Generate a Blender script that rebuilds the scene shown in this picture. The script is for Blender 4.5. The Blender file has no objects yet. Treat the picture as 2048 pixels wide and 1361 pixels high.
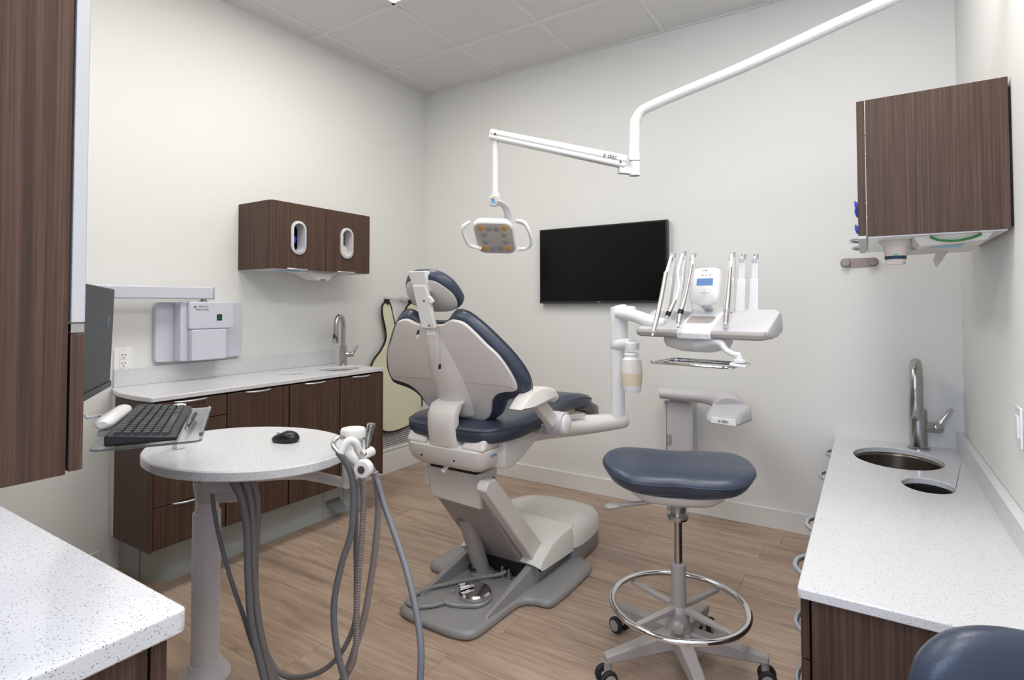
import bpy, bmesh, math, random
from mathutils import Vector, Matrix
R = math.radians
S = bpy.context.scene
COL = S.collection
random.seed(7)

# ---------------------------------------------------------------- camera
cd = bpy.data.cameras.new('camera'); cam = bpy.data.objects.new('camera', cd); COL.objects.link(cam)
cd.sensor_width = 36; cd.sensor_fit = 'HORIZONTAL'; cd.lens = 19.6074; cd.shift_y = -0.04886; cd.clip_start = 0.02
_r, _u, _b = Vector([0.842929, 0.538021, -0.001849]), Vector([0.016039, -0.021694, 0.999636]), Vector([0.537785, -0.842652, -0.026916])
cam.matrix_world = Matrix(((_r.x, _u.x, _b.x, 0), (_r.y, _u.y, _b.y, 0), (_r.z, _u.z, _b.z, 0), (0, 0, 0, 1)))
cam.location = (3.0483, -3.4567, 1.2555)
S.camera = cam
# ---------------------------------------------------------------- world, lights, exposure
S.view_settings.view_transform = 'Standard'; S.view_settings.look = 'None'
S.view_settings.exposure = 0.0; S.view_settings.gamma = 1; S.view_settings.use_curve_mapping = False
wd = bpy.data.worlds.new('world'); S.world = wd; wd.use_nodes = True
wd.node_tree.nodes['Background'].inputs[0].default_value = (0.8, 0.88, 1, 1)
wd.node_tree.nodes['Background'].inputs[1].default_value = 0.6
def area(name, loc, rot, sx, sy, power, col):
    l = bpy.data.lights.new(name, 'AREA'); l.shape = 'RECTANGLE'; l.size = sx; l.size_y = sy; l.energy = power; l.color = col
    o = bpy.data.objects.new(name, l); o.location = loc; o.rotation_euler = rot; COL.objects.link(o); return o
T = 0.61; TX = 0.160; TY = -0.542; HC = 2.98; W = 3.43; YR = -4.9
PANELS = [(TX + T, TY - 2*T, 1, 1), (TX + T*4, TY - 2*T, 1, 1), (TX + T, TY - 5*T, 1, 1), (TX + T*4, TY - 5*T, 1, 1)]
for px_, py_, nx_, ny_ in PANELS:
    area('ceiling_panel_light', (px_ + nx_*T/2, py_ - T/2 + T, HC - 0.02), (0, 0, 0), nx_*T - 0.06, 2*T - 0.06, 11.6, (1.0, 0.985, 0.965))
area('window_daylight', (2.2, YR + 0.08, 1.75), (R(90), 0, 0), 2.2, 1.4, 26, (0.72, 0.82, 1.0))

area('under_cabinet_strip', (1.6, -3.30, 1.062), (0, 0, 0), 1.2, 0.03, 1.2, (0.66, 0.72, 1.0))

# ---------------------------------------------------------------- materials
def lin(c):
    return tuple((v/12.92 if v <= 0.04045 else ((v + 0.055)/1.055)**2.4) for v in (x/255 for x in c))
def mat(name, col, rough=0.5, metal=0.0, bump=0.0, bscale=60, coat=0.0, var=0.0, vscale=6, trans=0.0, emit=None, estr=0, alpha=1.0, ior=None):
    m = bpy.data.materials.new(name); m.use_nodes = True; nt = m.node_tree; b = nt.nodes['Principled BSDF']
    c = lin(col); b.inputs['Base Color'].default_value = (*c, 1); b.inputs['Roughness'].default_value = rough; b.inputs['Metallic'].default_value = metal
    b.inputs['Coat Weight'].default_value = coat
    if trans: b.inputs['Transmission Weight'].default_value = trans
    if ior: b.inputs['IOR'].default_value = ior
    if alpha < 1: b.inputs['Alpha'].default_value = alpha
    if emit: b.inputs['Emission Color'].default_value = (*lin(emit), 1); b.inputs['Emission Strength'].default_value = estr
    tc = nt.nodes.new('ShaderNodeTexCoord'); n = nt.nodes.new('ShaderNodeTexNoise'); n.inputs['Scale'].default_value = vscale; n.inputs['Detail'].default_value = 4
    nt.links.new(tc.outputs['Object'], n.inputs['Vector'])
    if var:
        mx = nt.nodes.new('ShaderNodeMix'); mx.data_type = 'RGBA'
        mx.inputs['A'].default_value = (*[v*(1 - var) for v in c], 1); mx.inputs['B'].default_value = (*[min(1, v*(1 + var)) for v in c], 1)
        nt.links.new(n.outputs['Fac'], mx.inputs['Factor']); nt.links.new(mx.outputs['Result'], b.inputs['Base Color'])
    if bump:
        n2 = nt.nodes.new('ShaderNodeTexNoise'); n2.inputs['Scale'].default_value = bscale; n2.inputs['Detail'].default_value = 3
        nt.links.new(tc.outputs['Object'], n2.inputs['Vector'])
        bp = nt.nodes.new('ShaderNodeBump'); bp.inputs['Strength'].default_value = bump; bp.inputs['Distance'].default_value = 0.002
        nt.links.new(n2.outputs['Fac'], bp.inputs['Height']); nt.links.new(bp.outputs['Normal'], b.inputs['Normal'])
    if name.startswith('screen'): b.inputs['Specular IOR Level'].default_value = 0.22
    return m
def wood_mat(name, cols, sc, rough=0.42, horizontal=False):
    m = bpy.data.materials.new(name); m.use_nodes = True; nt = m.node_tree; b = nt.nodes['Principled BSDF']
    tc = nt.nodes.new('ShaderNodeTexCoord'); mp = nt.nodes.new('ShaderNodeMapping'); mp.inputs['Scale'].default_value = sc
    nt.links.new(tc.outputs['Object'], mp.inputs['Vector'])
    n = nt.nodes.new('ShaderNodeTexNoise'); n.inputs['Scale'].default_value = 1; n.inputs['Detail'].default_value = 8; n.inputs['Roughness'].default_value = 0.72; n.inputs['Distortion'].default_value = 0.15
    nt.links.new(mp.outputs['Vector'], n.inputs['Vector'])
    cr = nt.nodes.new('ShaderNodeValToRGB'); cr.color_ramp.elements[0].position = 0.28; cr.color_ramp.elements[1].position = 0.72
    cr.color_ramp.elements[0].color = (*lin(cols[0]), 1); cr.color_ramp.elements[1].color = (*lin(cols[2]), 1)
    e = cr.color_ramp.elements.new(0.5); e.color = (*lin(cols[1]), 1)
    nt.links.new(n.outputs['Fac'], cr.inputs['Fac']); nt.links.new(cr.outputs['Color'], b.inputs['Base Color'])
    b.inputs['Roughness'].default_value = rough; b.inputs['Specular IOR Level'].default_value = 0.3
    bp = nt.nodes.new('ShaderNodeBump'); bp.inputs['Strength'].default_value = 0.12; bp.inputs['Distance'].default_value = 0.001
    nt.links.new(n.outputs['Fac'], bp.inputs['Height']); nt.links.new(bp.outputs['Normal'], b.inputs['Normal'])
    return m
def plank_mat():
    m = bpy.data.materials.new('oak_plank'); m.use_nodes = True; nt = m.node_tree; b = nt.nodes['Principled BSDF']; L = nt.links.new
    tc = nt.nodes.new('ShaderNodeTexCoord'); oi = nt.nodes.new('ShaderNodeObjectInfo')
    cb = nt.nodes.new('ShaderNodeCombineXYZ'); mm = nt.nodes.new('ShaderNodeMath'); mm.operation = 'MULTIPLY'; mm.inputs[1].default_value = 37
    L(oi.outputs['Random'], mm.inputs[0]); L(mm.outputs[0], cb.inputs[0]); L(mm.outputs[0], cb.inputs[1])
    ad = nt.nodes.new('ShaderNodeVectorMath'); ad.operation = 'ADD'; L(tc.outputs['Object'], ad.inputs[0]); L(cb.outputs[0], ad.inputs[1])
    mp = nt.nodes.new('ShaderNodeMapping'); mp.inputs['Scale'].default_value = (2.6, 42, 1); L(ad.outputs[0], mp.inputs['Vector'])
    n = nt.nodes.new('ShaderNodeTexNoise'); n.inputs['Scale'].default_value = 1; n.inputs['Detail'].default_value = 9; n.inputs['Roughness'].default_value = 0.68; n.inputs['Distortion'].default_value = 0.9; L(mp.outputs[0], n.inputs['Vector'])
    mp2 = nt.nodes.new('ShaderNodeMapping'); mp2.inputs['Scale'].default_value = (1.3, 7, 1); L(ad.outputs[0], mp2.inputs['Vector'])
    n2 = nt.nodes.new('ShaderNodeTexNoise'); n2.inputs['Scale'].default_value = 1; n2.inputs['Detail'].default_value = 5; n2.inputs['Distortion'].default_value = 1.2; L(mp2.outputs[0], n2.inputs['Vector'])
    cr = nt.nodes.new('ShaderNodeValToRGB'); e = cr.color_ramp.elements
    e[0].position = 0.25; e[0].color = (*lin((118, 98, 84)), 1); e[1].position = 0.72; e[1].color = (*lin((202, 181, 164)), 1)
    q = e.new(0.5); q.color = (*lin((170, 147, 129)), 1)
    a2 = nt.nodes.new('ShaderNodeMath'); a2.operation = 'MULTIPLY'; a2.inputs[1].default_value = 0.62; L(n.outputs['Fac'], a2.inputs[0])
    a3 = nt.nodes.new('ShaderNodeMath'); a3.operation = 'MULTIPLY_ADD'; a3.inputs[1].default_value = 0.38; L(n2.outputs['Fac'], a3.inputs[0]); L(a2.outputs[0], a3.inputs[2])
    L(a3.outputs[0], cr.inputs['Fac'])
    hs = nt.nodes.new('ShaderNodeHueSaturation'); mr = nt.nodes.new('ShaderNodeMapRange'); mr.inputs['To Min'].default_value = 0.92; mr.inputs['To Max'].default_value = 1.05
    L(oi.outputs['Random'], mr.inputs['Value']); L(mr.outputs[0], hs.inputs['Value']); L(cr.outputs[0], hs.inputs['Color'])
    # sparse knots
    vo = nt.nodes.new('ShaderNodeTexVoronoi'); vo.inputs['Scale'].default_value = 2.1; mp3 = nt.nodes.new('ShaderNodeMapping'); mp3.inputs['Scale'].default_value = (1, 2.6, 0.001); L(ad.outputs[0], mp3.inputs['Vector']); L(mp3.outputs[0], vo.inputs['Vector'])
    k = nt.nodes.new('ShaderNodeMapRange'); k.inputs['From Min'].default_value = 0.015; k.inputs['From Max'].default_value = 0.075; k.inputs['To Min'].default_value = 0.6; k.inputs['To Max'].default_value = 1.0; L(vo.outputs['Distance'], k.inputs['Value'])
    mx = nt.nodes.new('ShaderNodeMix'); mx.data_type = 'RGBA'; mx.blend_type = 'MULTIPLY'; mx.inputs['Factor'].default_value = 1; L(hs.outputs[0], mx.inputs['A']); L(k.outputs[0], mx.inputs['B'])
    L(mx.outputs['Result'], b.inputs['Base Color']); b.inputs['Roughness'].default_value = 0.42
    bp = nt.nodes.new('ShaderNodeBump'); bp.inputs['Strength'].default_value = 0.15; bp.inputs['Distance'].default_value = 0.001; L(n.outputs['Fac'], bp.inputs['Height']); L(bp.outputs[0], b.inputs['Normal'])
    return m
def quartz_mat(name='quartz', base=(216, 217, 220)):
    m = bpy.data.materials.new(name); m.use_nodes = True; nt = m.node_tree; b = nt.nodes['Principled BSDF']; L = nt.links.new
    tc = nt.nodes.new('ShaderNodeTexCoord')
    v = nt.nodes.new('ShaderNodeTexVoronoi'); v.inputs['Scale'].default_value = 290; L(tc.outputs['Object'], v.inputs['Vector'])
    n = nt.nodes.new('ShaderNodeTexNoise'); n.inputs['Scale'].default_value = 420; n.inputs['Detail'].default_value = 2; L(tc.outputs['Object'], n.inputs['Vector'])
    sp = nt.nodes.new('ShaderNodeSeparateColor'); L(v.outputs['Color'], sp.inputs[0])
    g = nt.nodes.new('ShaderNodeMath'); g.operation = 'GREATER_THAN'; g.inputs[1].default_value = 0.70; L(sp.outputs[0], g.inputs[0])
    d = nt.nodes.new('ShaderNodeMapRange'); d.inputs['From Min'].default_value = 0.34; d.inputs['From Max'].default_value = 0.18; L(v.outputs['Distance'], d.inputs['Value'])
    f = nt.nodes.new('ShaderNodeMath'); f.operation = 'MULTIPLY'; L(g.outputs[0], f.inputs[0]); L(d.outputs[0], f.inputs[1])
    g2 = nt.nodes.new('ShaderNodeMapRange'); g2.inputs['From Min'].default_value = 0.55; g2.inputs['From Max'].default_value = 0.7; g2.inputs['To Max'].default_value = 0.32; L(n.outputs['Fac'], g2.inputs['Value'])
    m1 = nt.nodes.new('ShaderNodeMix'); m1.data_type = 'RGBA'; m1.inputs['A'].default_value = (*lin(base), 1); m1.inputs['B'].default_value = (*lin((150, 142, 138)), 1); L(g2.outputs[0], m1.inputs['Factor'])
    m2 = nt.nodes.new('ShaderNodeMix'); m2.data_type = 'RGBA'; L(m1.outputs['Result'], m2.inputs['A']); m2.inputs['B'].default_value = (*lin((112, 98, 94)), 1); L(f.outputs[0], m2.inputs['Factor'])
    L(m2.outputs['Result'], b.inputs['Base Color']); b.inputs['Roughness'].default_value = 0.13
    return m
def cup_mat():
    m = mat('paper_cup', (228, 214, 204), 0.7); nt = m.node_tree; b = nt.nodes['Principled BSDF']; L = nt.links.new
    tc = nt.nodes.new('ShaderNodeTexCoord'); v = nt.nodes.new('ShaderNodeTexVoronoi'); v.inputs['Scale'].default_value = 34; v.inputs['Randomness'].default_value = 0.8; L(tc.outputs['Object'], v.inputs['Vector'])
    g = nt.nodes.new('ShaderNodeMath'); g.operation = 'LESS_THAN'; g.inputs[1].default_value = 0.3; L(v.outputs['Distance'], g.inputs[0])
    x = nt.nodes.new('ShaderNodeMix'); x.data_type = 'RGBA'; x.inputs['A'].default_value = (*lin((230, 216, 206)), 1); x.inputs['B'].default_value = (*lin((150, 205, 196)), 1); L(g.outputs[0], x.inputs['Factor']); L(x.outputs['Result'], b.inputs['Base Color'])
    return m
M = dict(
    wall=mat('wall_paint', (226, 226, 223), 0.85, bump=0.15, bscale=220, var=0.012, vscale=1.5),
    ceil=mat('ceiling_tile', (222, 222, 221), 0.95, bump=0.5, bscale=160, var=0.02, vscale=40),
    grid=mat('ceiling_grid', (226, 226, 225), 0.5),
    trim=mat('trim_paint', (226, 224, 220), 0.45, var=0.01),
    plank=plank_mat(), sub=mat('subfloor', (90, 74, 62), 0.9, var=0.1),
    wood=wood_mat('walnut_laminate', ((50, 36, 29), (76, 56, 46), (107, 84, 71)), (130, 130, 1.1), 0.5),
    quartz=quartz_mat(), kick=mat('toe_kick', (174, 181, 179), 0.4, var=0.03), case=mat('cabinet_case', (205, 206, 204), 0.5, var=0.02),
    casebrown=mat('dark_gap', (22, 17, 15), 0.8, var=0.1),
    steel=mat('brushed_steel', (182, 180, 178), 0.2, 1.0, bump=0.1, bscale=300), chrome=mat('chrome', (222, 222, 224), 0.07, 1.0, var=0.02),
    nickel=mat('satin_nickel', (190, 186, 182), 0.32, 1.0, var=0.03), handle=mat('handle_metal', (196, 200, 206), 0.35, 0.75, var=0.02),
    white=mat('white_enamel', (236, 236, 236), 0.3, coat=0.3, var=0.01), warm=mat('warm_white_plastic', (216, 211, 207), 0.38, var=0.015),
    cream=mat('base_cover', (224, 224, 218), 0.3, coat=0.3, var=0.015), grey=mat('light_grey_plastic', (196, 195, 198), 0.4, var=0.015),
    taupe=mat('taupe_cast', (160, 154, 151), 0.42, var=0.02), base=mat('base_grey', (140, 139, 140), 0.36, coat=0.2, var=0.02, bump=0.05, bscale=400),
    tilefab=mat('plain_grey', (150, 150, 152), 0.5), navy=mat('navy_upholstery', (54, 63, 80), 0.34, bump=0.25, bscale=300, var=0.05),
    hose=mat('hose_grey', (122, 119, 120), 0.45, var=0.03), hose2=mat('hose_mauve', (137, 130, 129), 0.5, var=0.03), hose3=mat('hose_blue_grey', (112, 114, 121), 0.42, var=0.03),
    lav2=mat('column_enamel', (216, 215, 222), 0.4, var=0.01), lav=mat('pale_lavender_enamel', (203, 204, 216), 0.35, coat=0.2, var=0.01), black=mat('black_plastic', (14, 14, 16), 0.35, var=0.1),
    screen=mat('screen_glass', (3, 4, 6), 0.2, var=0.1), dark=mat('dark_rubber', (32, 33, 36), 0.6, var=0.1),
    key=mat('key_plastic', (60, 64, 70), 0.45, var=0.05), keyb=mat('keyboard_body', (20, 23, 29), 0.45, var=0.05),
    clear=mat('clear_plastic', (235, 240, 240), 0.06, trans=0.92, ior=1.2, var=0.01), smoke=mat('smoked_clear_plastic', (128, 132, 136), 0.15, trans=0.55, ior=1.15, var=0.02),
    frost=mat('frosted_bottle', (238, 234, 228), 0.35, trans=0.15, ior=1.2, var=0.01), liquid=mat('bottle_lower', (232, 216, 188), 0.4, trans=0.1, ior=1.2, var=0.01),
    apron=mat('pale_yellow_vinyl', (218, 217, 188), 0.5, bump=0.9, bscale=9, var=0.05), edge=mat('black_binding', (26, 24, 26), 0.7, var=0.1),
    lens_y=mat('amber_lens', (206, 160, 84), 0.25, coat=0.5, var=0.05), lens_g=mat('grey_lens', (158, 158, 148), 0.2, coat=0.5, var=0.05), lface=mat('light_face', (186, 176, 168), 0.3, var=0.02),
    lcd=mat('lcd_blue', (88, 126, 172), 0.3, emit=(80, 116, 164), estr=0.35, var=0.03), green=mat('green_lamp', (10, 70, 28), 0.3, emit=(8, 90, 30), estr=0.4, var=0.05),
    blueg=mat('blue_glove', (34, 62, 190), 0.5, bump=0.6, bscale=60, var=0.1), tissue=mat('paper_blue', (160, 205, 226), 0.8, var=0.02), paper=mat('white_paper', (214, 208, 202), 0.85, var=0.02),
    grn=mat('green_print', (52, 128, 56), 0.6, var=0.05), card=mat('printed_card', (226, 224, 220), 0.7, var=0.02), navyp=mat('navy_print', (40, 66, 84), 0.6, var=0.02), cup=cup_mat(),
    bronze=mat('bronze_brushed', (136, 122, 112), 0.38, 0.6, var=0.05), ink=mat('ink', (30, 30, 34), 0.6, var=0.02), inkg=mat('ink_grey', (130, 130, 136), 0.6, var=0.02), sinkm=mat('sink_steel', (122, 112, 102), 0.3, 0.95, bump=0.05, bscale=200), hole=mat('bin_dark', (12, 12, 12), 0.9, var=0.1),
    panel=mat('light_panel', (250, 250, 250), 0.5, emit=(255, 250, 242), estr=6), wpane=mat('window_pane', (200, 220, 255), 0.2, emit=(205, 224, 255), estr=2.5),
    red=mat('red_tab', (190, 30, 30), 0.5, var=0.02), teal=mat('teal_print', (52, 190, 196), 0.5, var=0.02), ylw=mat('lime_print', (190, 190, 20), 0.5, var=0.02), blu=mat('blue_print', (28, 130, 200), 0.5, var=0.02),
)

# ---------------------------------------------------------------- builders
def V(*a): return Vector(a)
def root_loc(p):
    l = Vector((0, 0, 0))
    while p is not None: l = l + p.location; p = p.parent
    return l
def obj(name, bm, m, parent=None, bevel=0, seg=2, smooth=True, angle=38, label=None, sub=0):
    bmesh.ops.recalc_face_normals(bm, faces=bm.faces[:])
    me = bpy.data.meshes.new(name); bm.to_mesh(me); bm.free()
    me.materials.append(M[m] if isinstance(m, str) else m)
    if smooth:
        me.polygons.foreach_set('use_smooth', [True]*len(me.polygons)); me.set_sharp_from_angle(angle=R(angle))
    o = bpy.data.objects.new(name, me); COL.objects.link(o)
    if parent is not None: o.parent = parent; o.location = -root_loc(parent)
    if bevel:
        b = o.modifiers.new('bevel', 'BEVEL'); b.width = bevel; b.segments = seg; b.limit_method = 'ANGLE'; b.angle_limit = R(35)
    if sub:
        b = o.modifiers.new('sub', 'SUBSURF'); b.levels = sub; b.render_levels = sub
    if label: o['label'] = label
    return o
def thing(name, label, cat, loc=(0, 0, 0), group=None):
    o = bpy.data.objects.new(name, None); o.empty_display_size = 0.05; COL.objects.link(o); o.location = loc
    o['label'] = label; o['category'] = cat
    if group: o['group'] = group
    return o
def tag(o, label, cat, group=None):
    o['label'] = label; o['category'] = cat
    if group: o['group'] = group
    return o
def struct(o): o['kind'] = 'structure'; return o
def copy_tree(o, parent=None):
    c = o.copy(); COL.objects.link(c)
    if parent is not None: c.parent = parent
    for ch in [x for x in bpy.data.objects if x.parent == o]: copy_tree(ch, c)
    return c
def nb(): return bmesh.new()
def bx(bm, x0, x1, y0, y1, z0, z1):
    v = [bm.verts.new((x, y, z)) for z in (z0, z1) for y in (y0, y1) for x in (x0, x1)]
    for f in ((0, 1, 3, 2), (4, 6, 7, 5), (0, 4, 5, 1), (2, 3, 7, 6), (0, 2, 6, 4), (1, 5, 7, 3)): bm.faces.new([v[i] for i in f])
    return bm
def hexa(bm, p):
    """8 points: bottom 4 ring, top 4 ring"""
    v = [bm.verts.new(q) for q in p]
    for f in ((3, 2, 1, 0), (4, 5, 6, 7), (0, 1, 5, 4), (1, 2, 6, 5), (2, 3, 7, 6), (3, 0, 4, 7)): bm.faces.new([v[i] for i in f])
    return bm
def prism(bm, pts, O, U, Vv, N, h0, h1):
    O, U, Vv, N = map(Vector, (O, U, Vv, N))
    a = [bm.verts.new(O + U*p[0] + Vv*p[1] + N*h0) for p in pts]; b = [bm.verts.new(O + U*p[0] + Vv*p[1] + N*h1) for p in pts]
    n = len(pts); bm.faces.new(a[::-1]); bm.faces.new(b)
    for i in range(n): bm.faces.new((a[i], a[(i+1) % n], b[(i+1) % n], b[i]))
    return bm
def ccurve(pts, k=6, closed=True):
    pts = [Vector(p) for p in pts]; n = len(pts); out = []
    rng = range(n) if closed else range(n - 1)
    for i in rng:
        if closed: p0, p1, p2, p3 = pts[i-1], pts[i], pts[(i+1) % n], pts[(i+2) % n]
        else: p0, p1, p2, p3 = pts[max(i-1, 0)], pts[i], pts[i+1], pts[min(i+2, n-1)]
        for j in range(k):
            t = j/k; out.append(0.5*((2*p1) + (p2-p0)*t + (2*p0-5*p1+4*p2-p3)*t*t + (3*p1-p0-3*p2+p3)*t**3))
    if not closed: out.append(pts[-1])
    return out
def inset(pts, d):
    n = len(pts); out = []
    ar = sum(pts[i][0]*pts[(i+1) % n][1] - pts[(i+1) % n][0]*pts[i][1] for i in range(n))
    s = 1 if ar > 0 else -1
    for i in range(n):
        a, b, c = pts[i-1], pts[i], pts[(i+1) % n]
        e1 = Vector((b[0]-a[0], b[1]-a[1])); e2 = Vector((c[0]-b[0], c[1]-b[1]))
        t = (e1.normalized() + e2.normalized())
        if t.length < 1e-6: t = e1
        t.normalize(); nrm = Vector((-t.y, t.x))*s
        out.append((b[0] + nrm.x*d, b[1] + nrm.y*d))
    return out
def pad(bm, pts, O, U, Vv, N, prof, fn=None):
    """stack of inset outlines (inset, height); caps at both ends; fn displaces points"""
    O, U, Vv, N = map(Vector, (O, U, Vv, N)); rings = []
    for d, h in prof:
        if d > 0.03:
            q0 = inset(pts, 0.03); gx = sum(p[0] for p in q0)/len(q0); gy = sum(p[1] for p in q0)/len(q0); mr_ = min(math.hypot(p[0] - gx, p[1] - gy) for p in q0)
            k_ = max(0.15, 1 - (d - 0.03)/mr_); q = [(gx + (p[0] - gx)*k_, gy + (p[1] - gy)*k_) for p in q0]
        else: q = inset(pts, d) if d else pts
        ring = []
        for p in q:
            P = O + U*p[0] + Vv*p[1] + N*h
            if fn: P = fn(P)
            ring.append(bm.verts.new(P))
        rings.append(ring)
    n = len(pts)
    for a, b in zip(rings, rings[1:]):
        for i in range(n): bm.faces.new((a[i], a[(i+1) % n], b[(i+1) % n], b[i]))
    bm.faces.new(rings[0][::-1]); bm.faces.new(rings[-1])
    return bm
def rrect(w, h, r, k=5, cx=0, cy=0):
    out = []
    for qx, qy, a in ((1, 1, 0), (-1, 1, 90), (-1, -1, 180), (1, -1, 270)):
        for j in range(k + 1):
            t = R(a + 90*j/k); out.append((cx + qx*(w/2 - r) + r*math.cos(t), cy + qy*(h/2 - r) + r*math.sin(t)))
    return out
def ell(a, b, n=32, cx=0, cy=0, rot=0):
    c, s = math.cos(rot), math.sin(rot)
    return [(cx + a*math.cos(t)*c - b*math.sin(t)*s, cy + a*math.cos(t)*s + b*math.sin(t)*c) for t in (2*math.pi*i/n for i in range(n))]
def tube(bm, pts, r, seg=12, k=6, smooth=True, flat=None):
    P = ccurve(pts, k, False) if smooth and len(pts) > 2 else [Vector(p) for p in pts]
    n = len(P); rs = []
    for i in range(n):
        if isinstance(r, (list, tuple)):
            t = i/(n-1)*(len(r)-1); a = min(int(t), len(r)-2); rs.append(r[a] + (r[a+1]-r[a])*(t-a))
        else: rs.append(r)
    up = None; prev = None
    for i in range(n):
        d = (P[min(i+1, n-1)] - P[max(i-1, 0)]).normalized()
        if up is None: up = Vector((0, 0, 1)) if abs(d.z) < 0.9 else Vector((1, 0, 0))
        x = up.cross(d)
        if x.length < 1e-5: x = Vector((1, 0, 0)).cross(d)
        x.normalize(); y = d.cross(x).normalized(); up = y
        fy = flat if flat else 1
        ring = [bm.verts.new(P[i] + x*rs[i]*math.cos(2*math.pi*j/seg) + y*rs[i]*fy*math.sin(2*math.pi*j/seg)) for j in range(seg)]
        if prev:
            for j in range(seg): bm.faces.new((prev[j], prev[(j+1) % seg], ring[(j+1) % seg], ring[j]))
        else: bm.faces.new(ring[::-1])
        prev = ring
    bm.faces.new(prev)
    return bm
def lathe(bm, prof, c, axis=(0, 0, 1), seg=28):
    c = Vector(c); A = Vector(axis).normalized(); X = A.cross(Vector((0, 0, 1)))
    if X.length < 1e-4: X = Vector((1, 0, 0))
    X.normalize(); Y = A.cross(X); prev = None
    for r_, h in prof:
        if r_ < 1e-6: ring = [bm.verts.new(c + A*h)]
        else: ring = [bm.verts.new(c + A*h + X*r_*math.cos(2*math.pi*j/seg) + Y*r_*math.sin(2*math.pi*j/seg)) for j in range(seg)]
        if prev is not None:
            if len(prev) == 1 and len(ring) > 1:
                for j in range(seg): bm.faces.new((prev[0], ring[(j+1) % seg], ring[j]))
            elif len(ring) == 1 and len(prev) > 1:
                for j in range(seg): bm.faces.new((prev[j], prev[(j+1) % seg], ring[0]))
            elif len(ring) > 1:
                for j in range(seg): bm.faces.new((prev[j], prev[(j+1) % seg], ring[(j+1) % seg], ring[j]))
        elif len(ring) > 1: bm.faces.new(ring[::-1])
        prev = ring
    if len(prev) > 1: bm.faces.new(prev)
    return bm
def cyl(bm, c, r_, h, axis=(0, 0, 1), seg=28): return lathe(bm, [(r_, 0), (r_, h)], c, axis, seg)
def bar(bm, a, b, w, t, side=(0, 0, 1), w2=None, t2=None):
    """box beam from a to b; w along side x dir, t along the third axis"""
    a, b = Vector(a), Vector(b); d = (b - a).normalized(); s = Vector(side); y = (s - d*s.dot(d)).normalized(); x = d.cross(y)
    w2 = w if w2 is None else w2; t2 = t if t2 is None else t2
    pa = [a + x*sx*w/2 + y*sy*t/2 for sx, sy in ((-1, -1), (1, -1), (1, 1), (-1, 1))]
    pb = [b + x*sx*w2/2 + y*sy*t2/2 for sx, sy in ((-1, -1), (1, -1), (1, 1), (-1, 1))]
    return hexa(bm, pa + pb)
def text(name, s, size, O, U, Vv, m, parent, ext=0.0004):
    cu = bpy.data.curves.new(name, 'FONT'); cu.body = s; cu.size = size; cu.extrude = ext; cu.align_x = 'CENTER'; cu.align_y = 'CENTER'
    t = bpy.data.objects.new(name, cu); COL.objects.link(t)
    dg = bpy.context.evaluated_depsgraph_get(); me = bpy.data.meshes.new_from_object(t.evaluated_get(dg)); me.name = name
    bpy.data.objects.remove(t)
    U = Vector(U).normalized(); Vv = Vector(Vv).normalized(); N = U.cross(Vv)
    for v in me.vertices: v.co = Vector(O) + U*v.co.x + Vv*v.co.y + N*v.co.z
    me.materials.clear(); me.materials.append(M[m])
    o = bpy.data.objects.new(name, me); COL.objects.link(o); o.parent = parent; o.location = -root_loc(parent)
    return o

# ================================================================ ROOM
fl = struct(obj('floor', bx(nb(), -0.1, W + 0.1, YR - 0.1, 0.1, -0.1, -0.012), 'sub'))
PW = 0.2017; gap = 0.0006
rows = int((0.05 - YR)/PW) + 1
def plank_mesh(L):
    b = bx(nb(), gap, L - gap, -PW + gap, -gap, -0.012, 0.0); me = bpy.data.meshes.new('floor_plank'); b.to_mesh(me); b.free(); me.materials.append(M['plank']); return me
pm = {}
for k in range(rows):
    y = -0.048 - PW*(k - 1) if k else 0.1537 - 0.0
    y = -0.048 + PW - PW*k
    off = 2.571 - 1.22*3 if k == 2 else random.uniform(-1.2, 0)
    x = off
    while x < W:
        a, b = max(x, -0.02), min(x + 1.22, W + 0.02)
        if b - a > 0.03:
            L = round(b - a, 2)
            if L not in pm: pm[L] = plank_mesh(L)
            o = bpy.data.objects.new('floor_plank', pm[L]); COL.objects.link(o); o.parent = fl; o.location = (a, y, 0)
        x += 1.22
def wall(name, *b): return struct(obj(name, bx(nb(), *b), 'wall', smooth=False))
wall('wall_back', -0.1, W + 0.1, 0, 0.1, 0, HC + 0.1)
wall('wall_left', -0.1, 0, YR, 0, 0, HC + 0.1)
wall('wall_right', W, W + 0.1, YR, 0, 0, HC + 0.1)
wall('wall_partition', 0, 2.27, -3.80, -3.68, 0, HC)
wr = nb(); bx(wr, -0.1, 1.1, YR - 0.1, YR, 0, HC + 0.1); bx(wr, 3.3, W + 0.1, YR - 0.1, YR, 0, HC + 0.1); bx(wr, 1.1, 3.3, YR - 0.1, YR, 0, 1.05); bx(wr, 1.1, 3.3, YR - 0.1, YR, 2.45, HC + 0.1)
struct(obj('wall_rear', wr, 'wall', smooth=False))
wn = struct(obj('window_1', bx(nb(), 1.1, 3.3, YR - 0.07, YR - 0.05, 1.05, 2.45), 'wpane', smooth=False))
obj('window_frame', bx(bx(bx(nb(), 1.1, 1.15, YR - 0.05, YR + 0.01, 1.05, 2.45), 3.25, 3.3, YR - 0.05, YR + 0.01, 1.05, 2.45), 2.18, 2.22, YR - 0.05, YR + 0.01, 1.05, 2.45), 'trim', wn)
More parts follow.
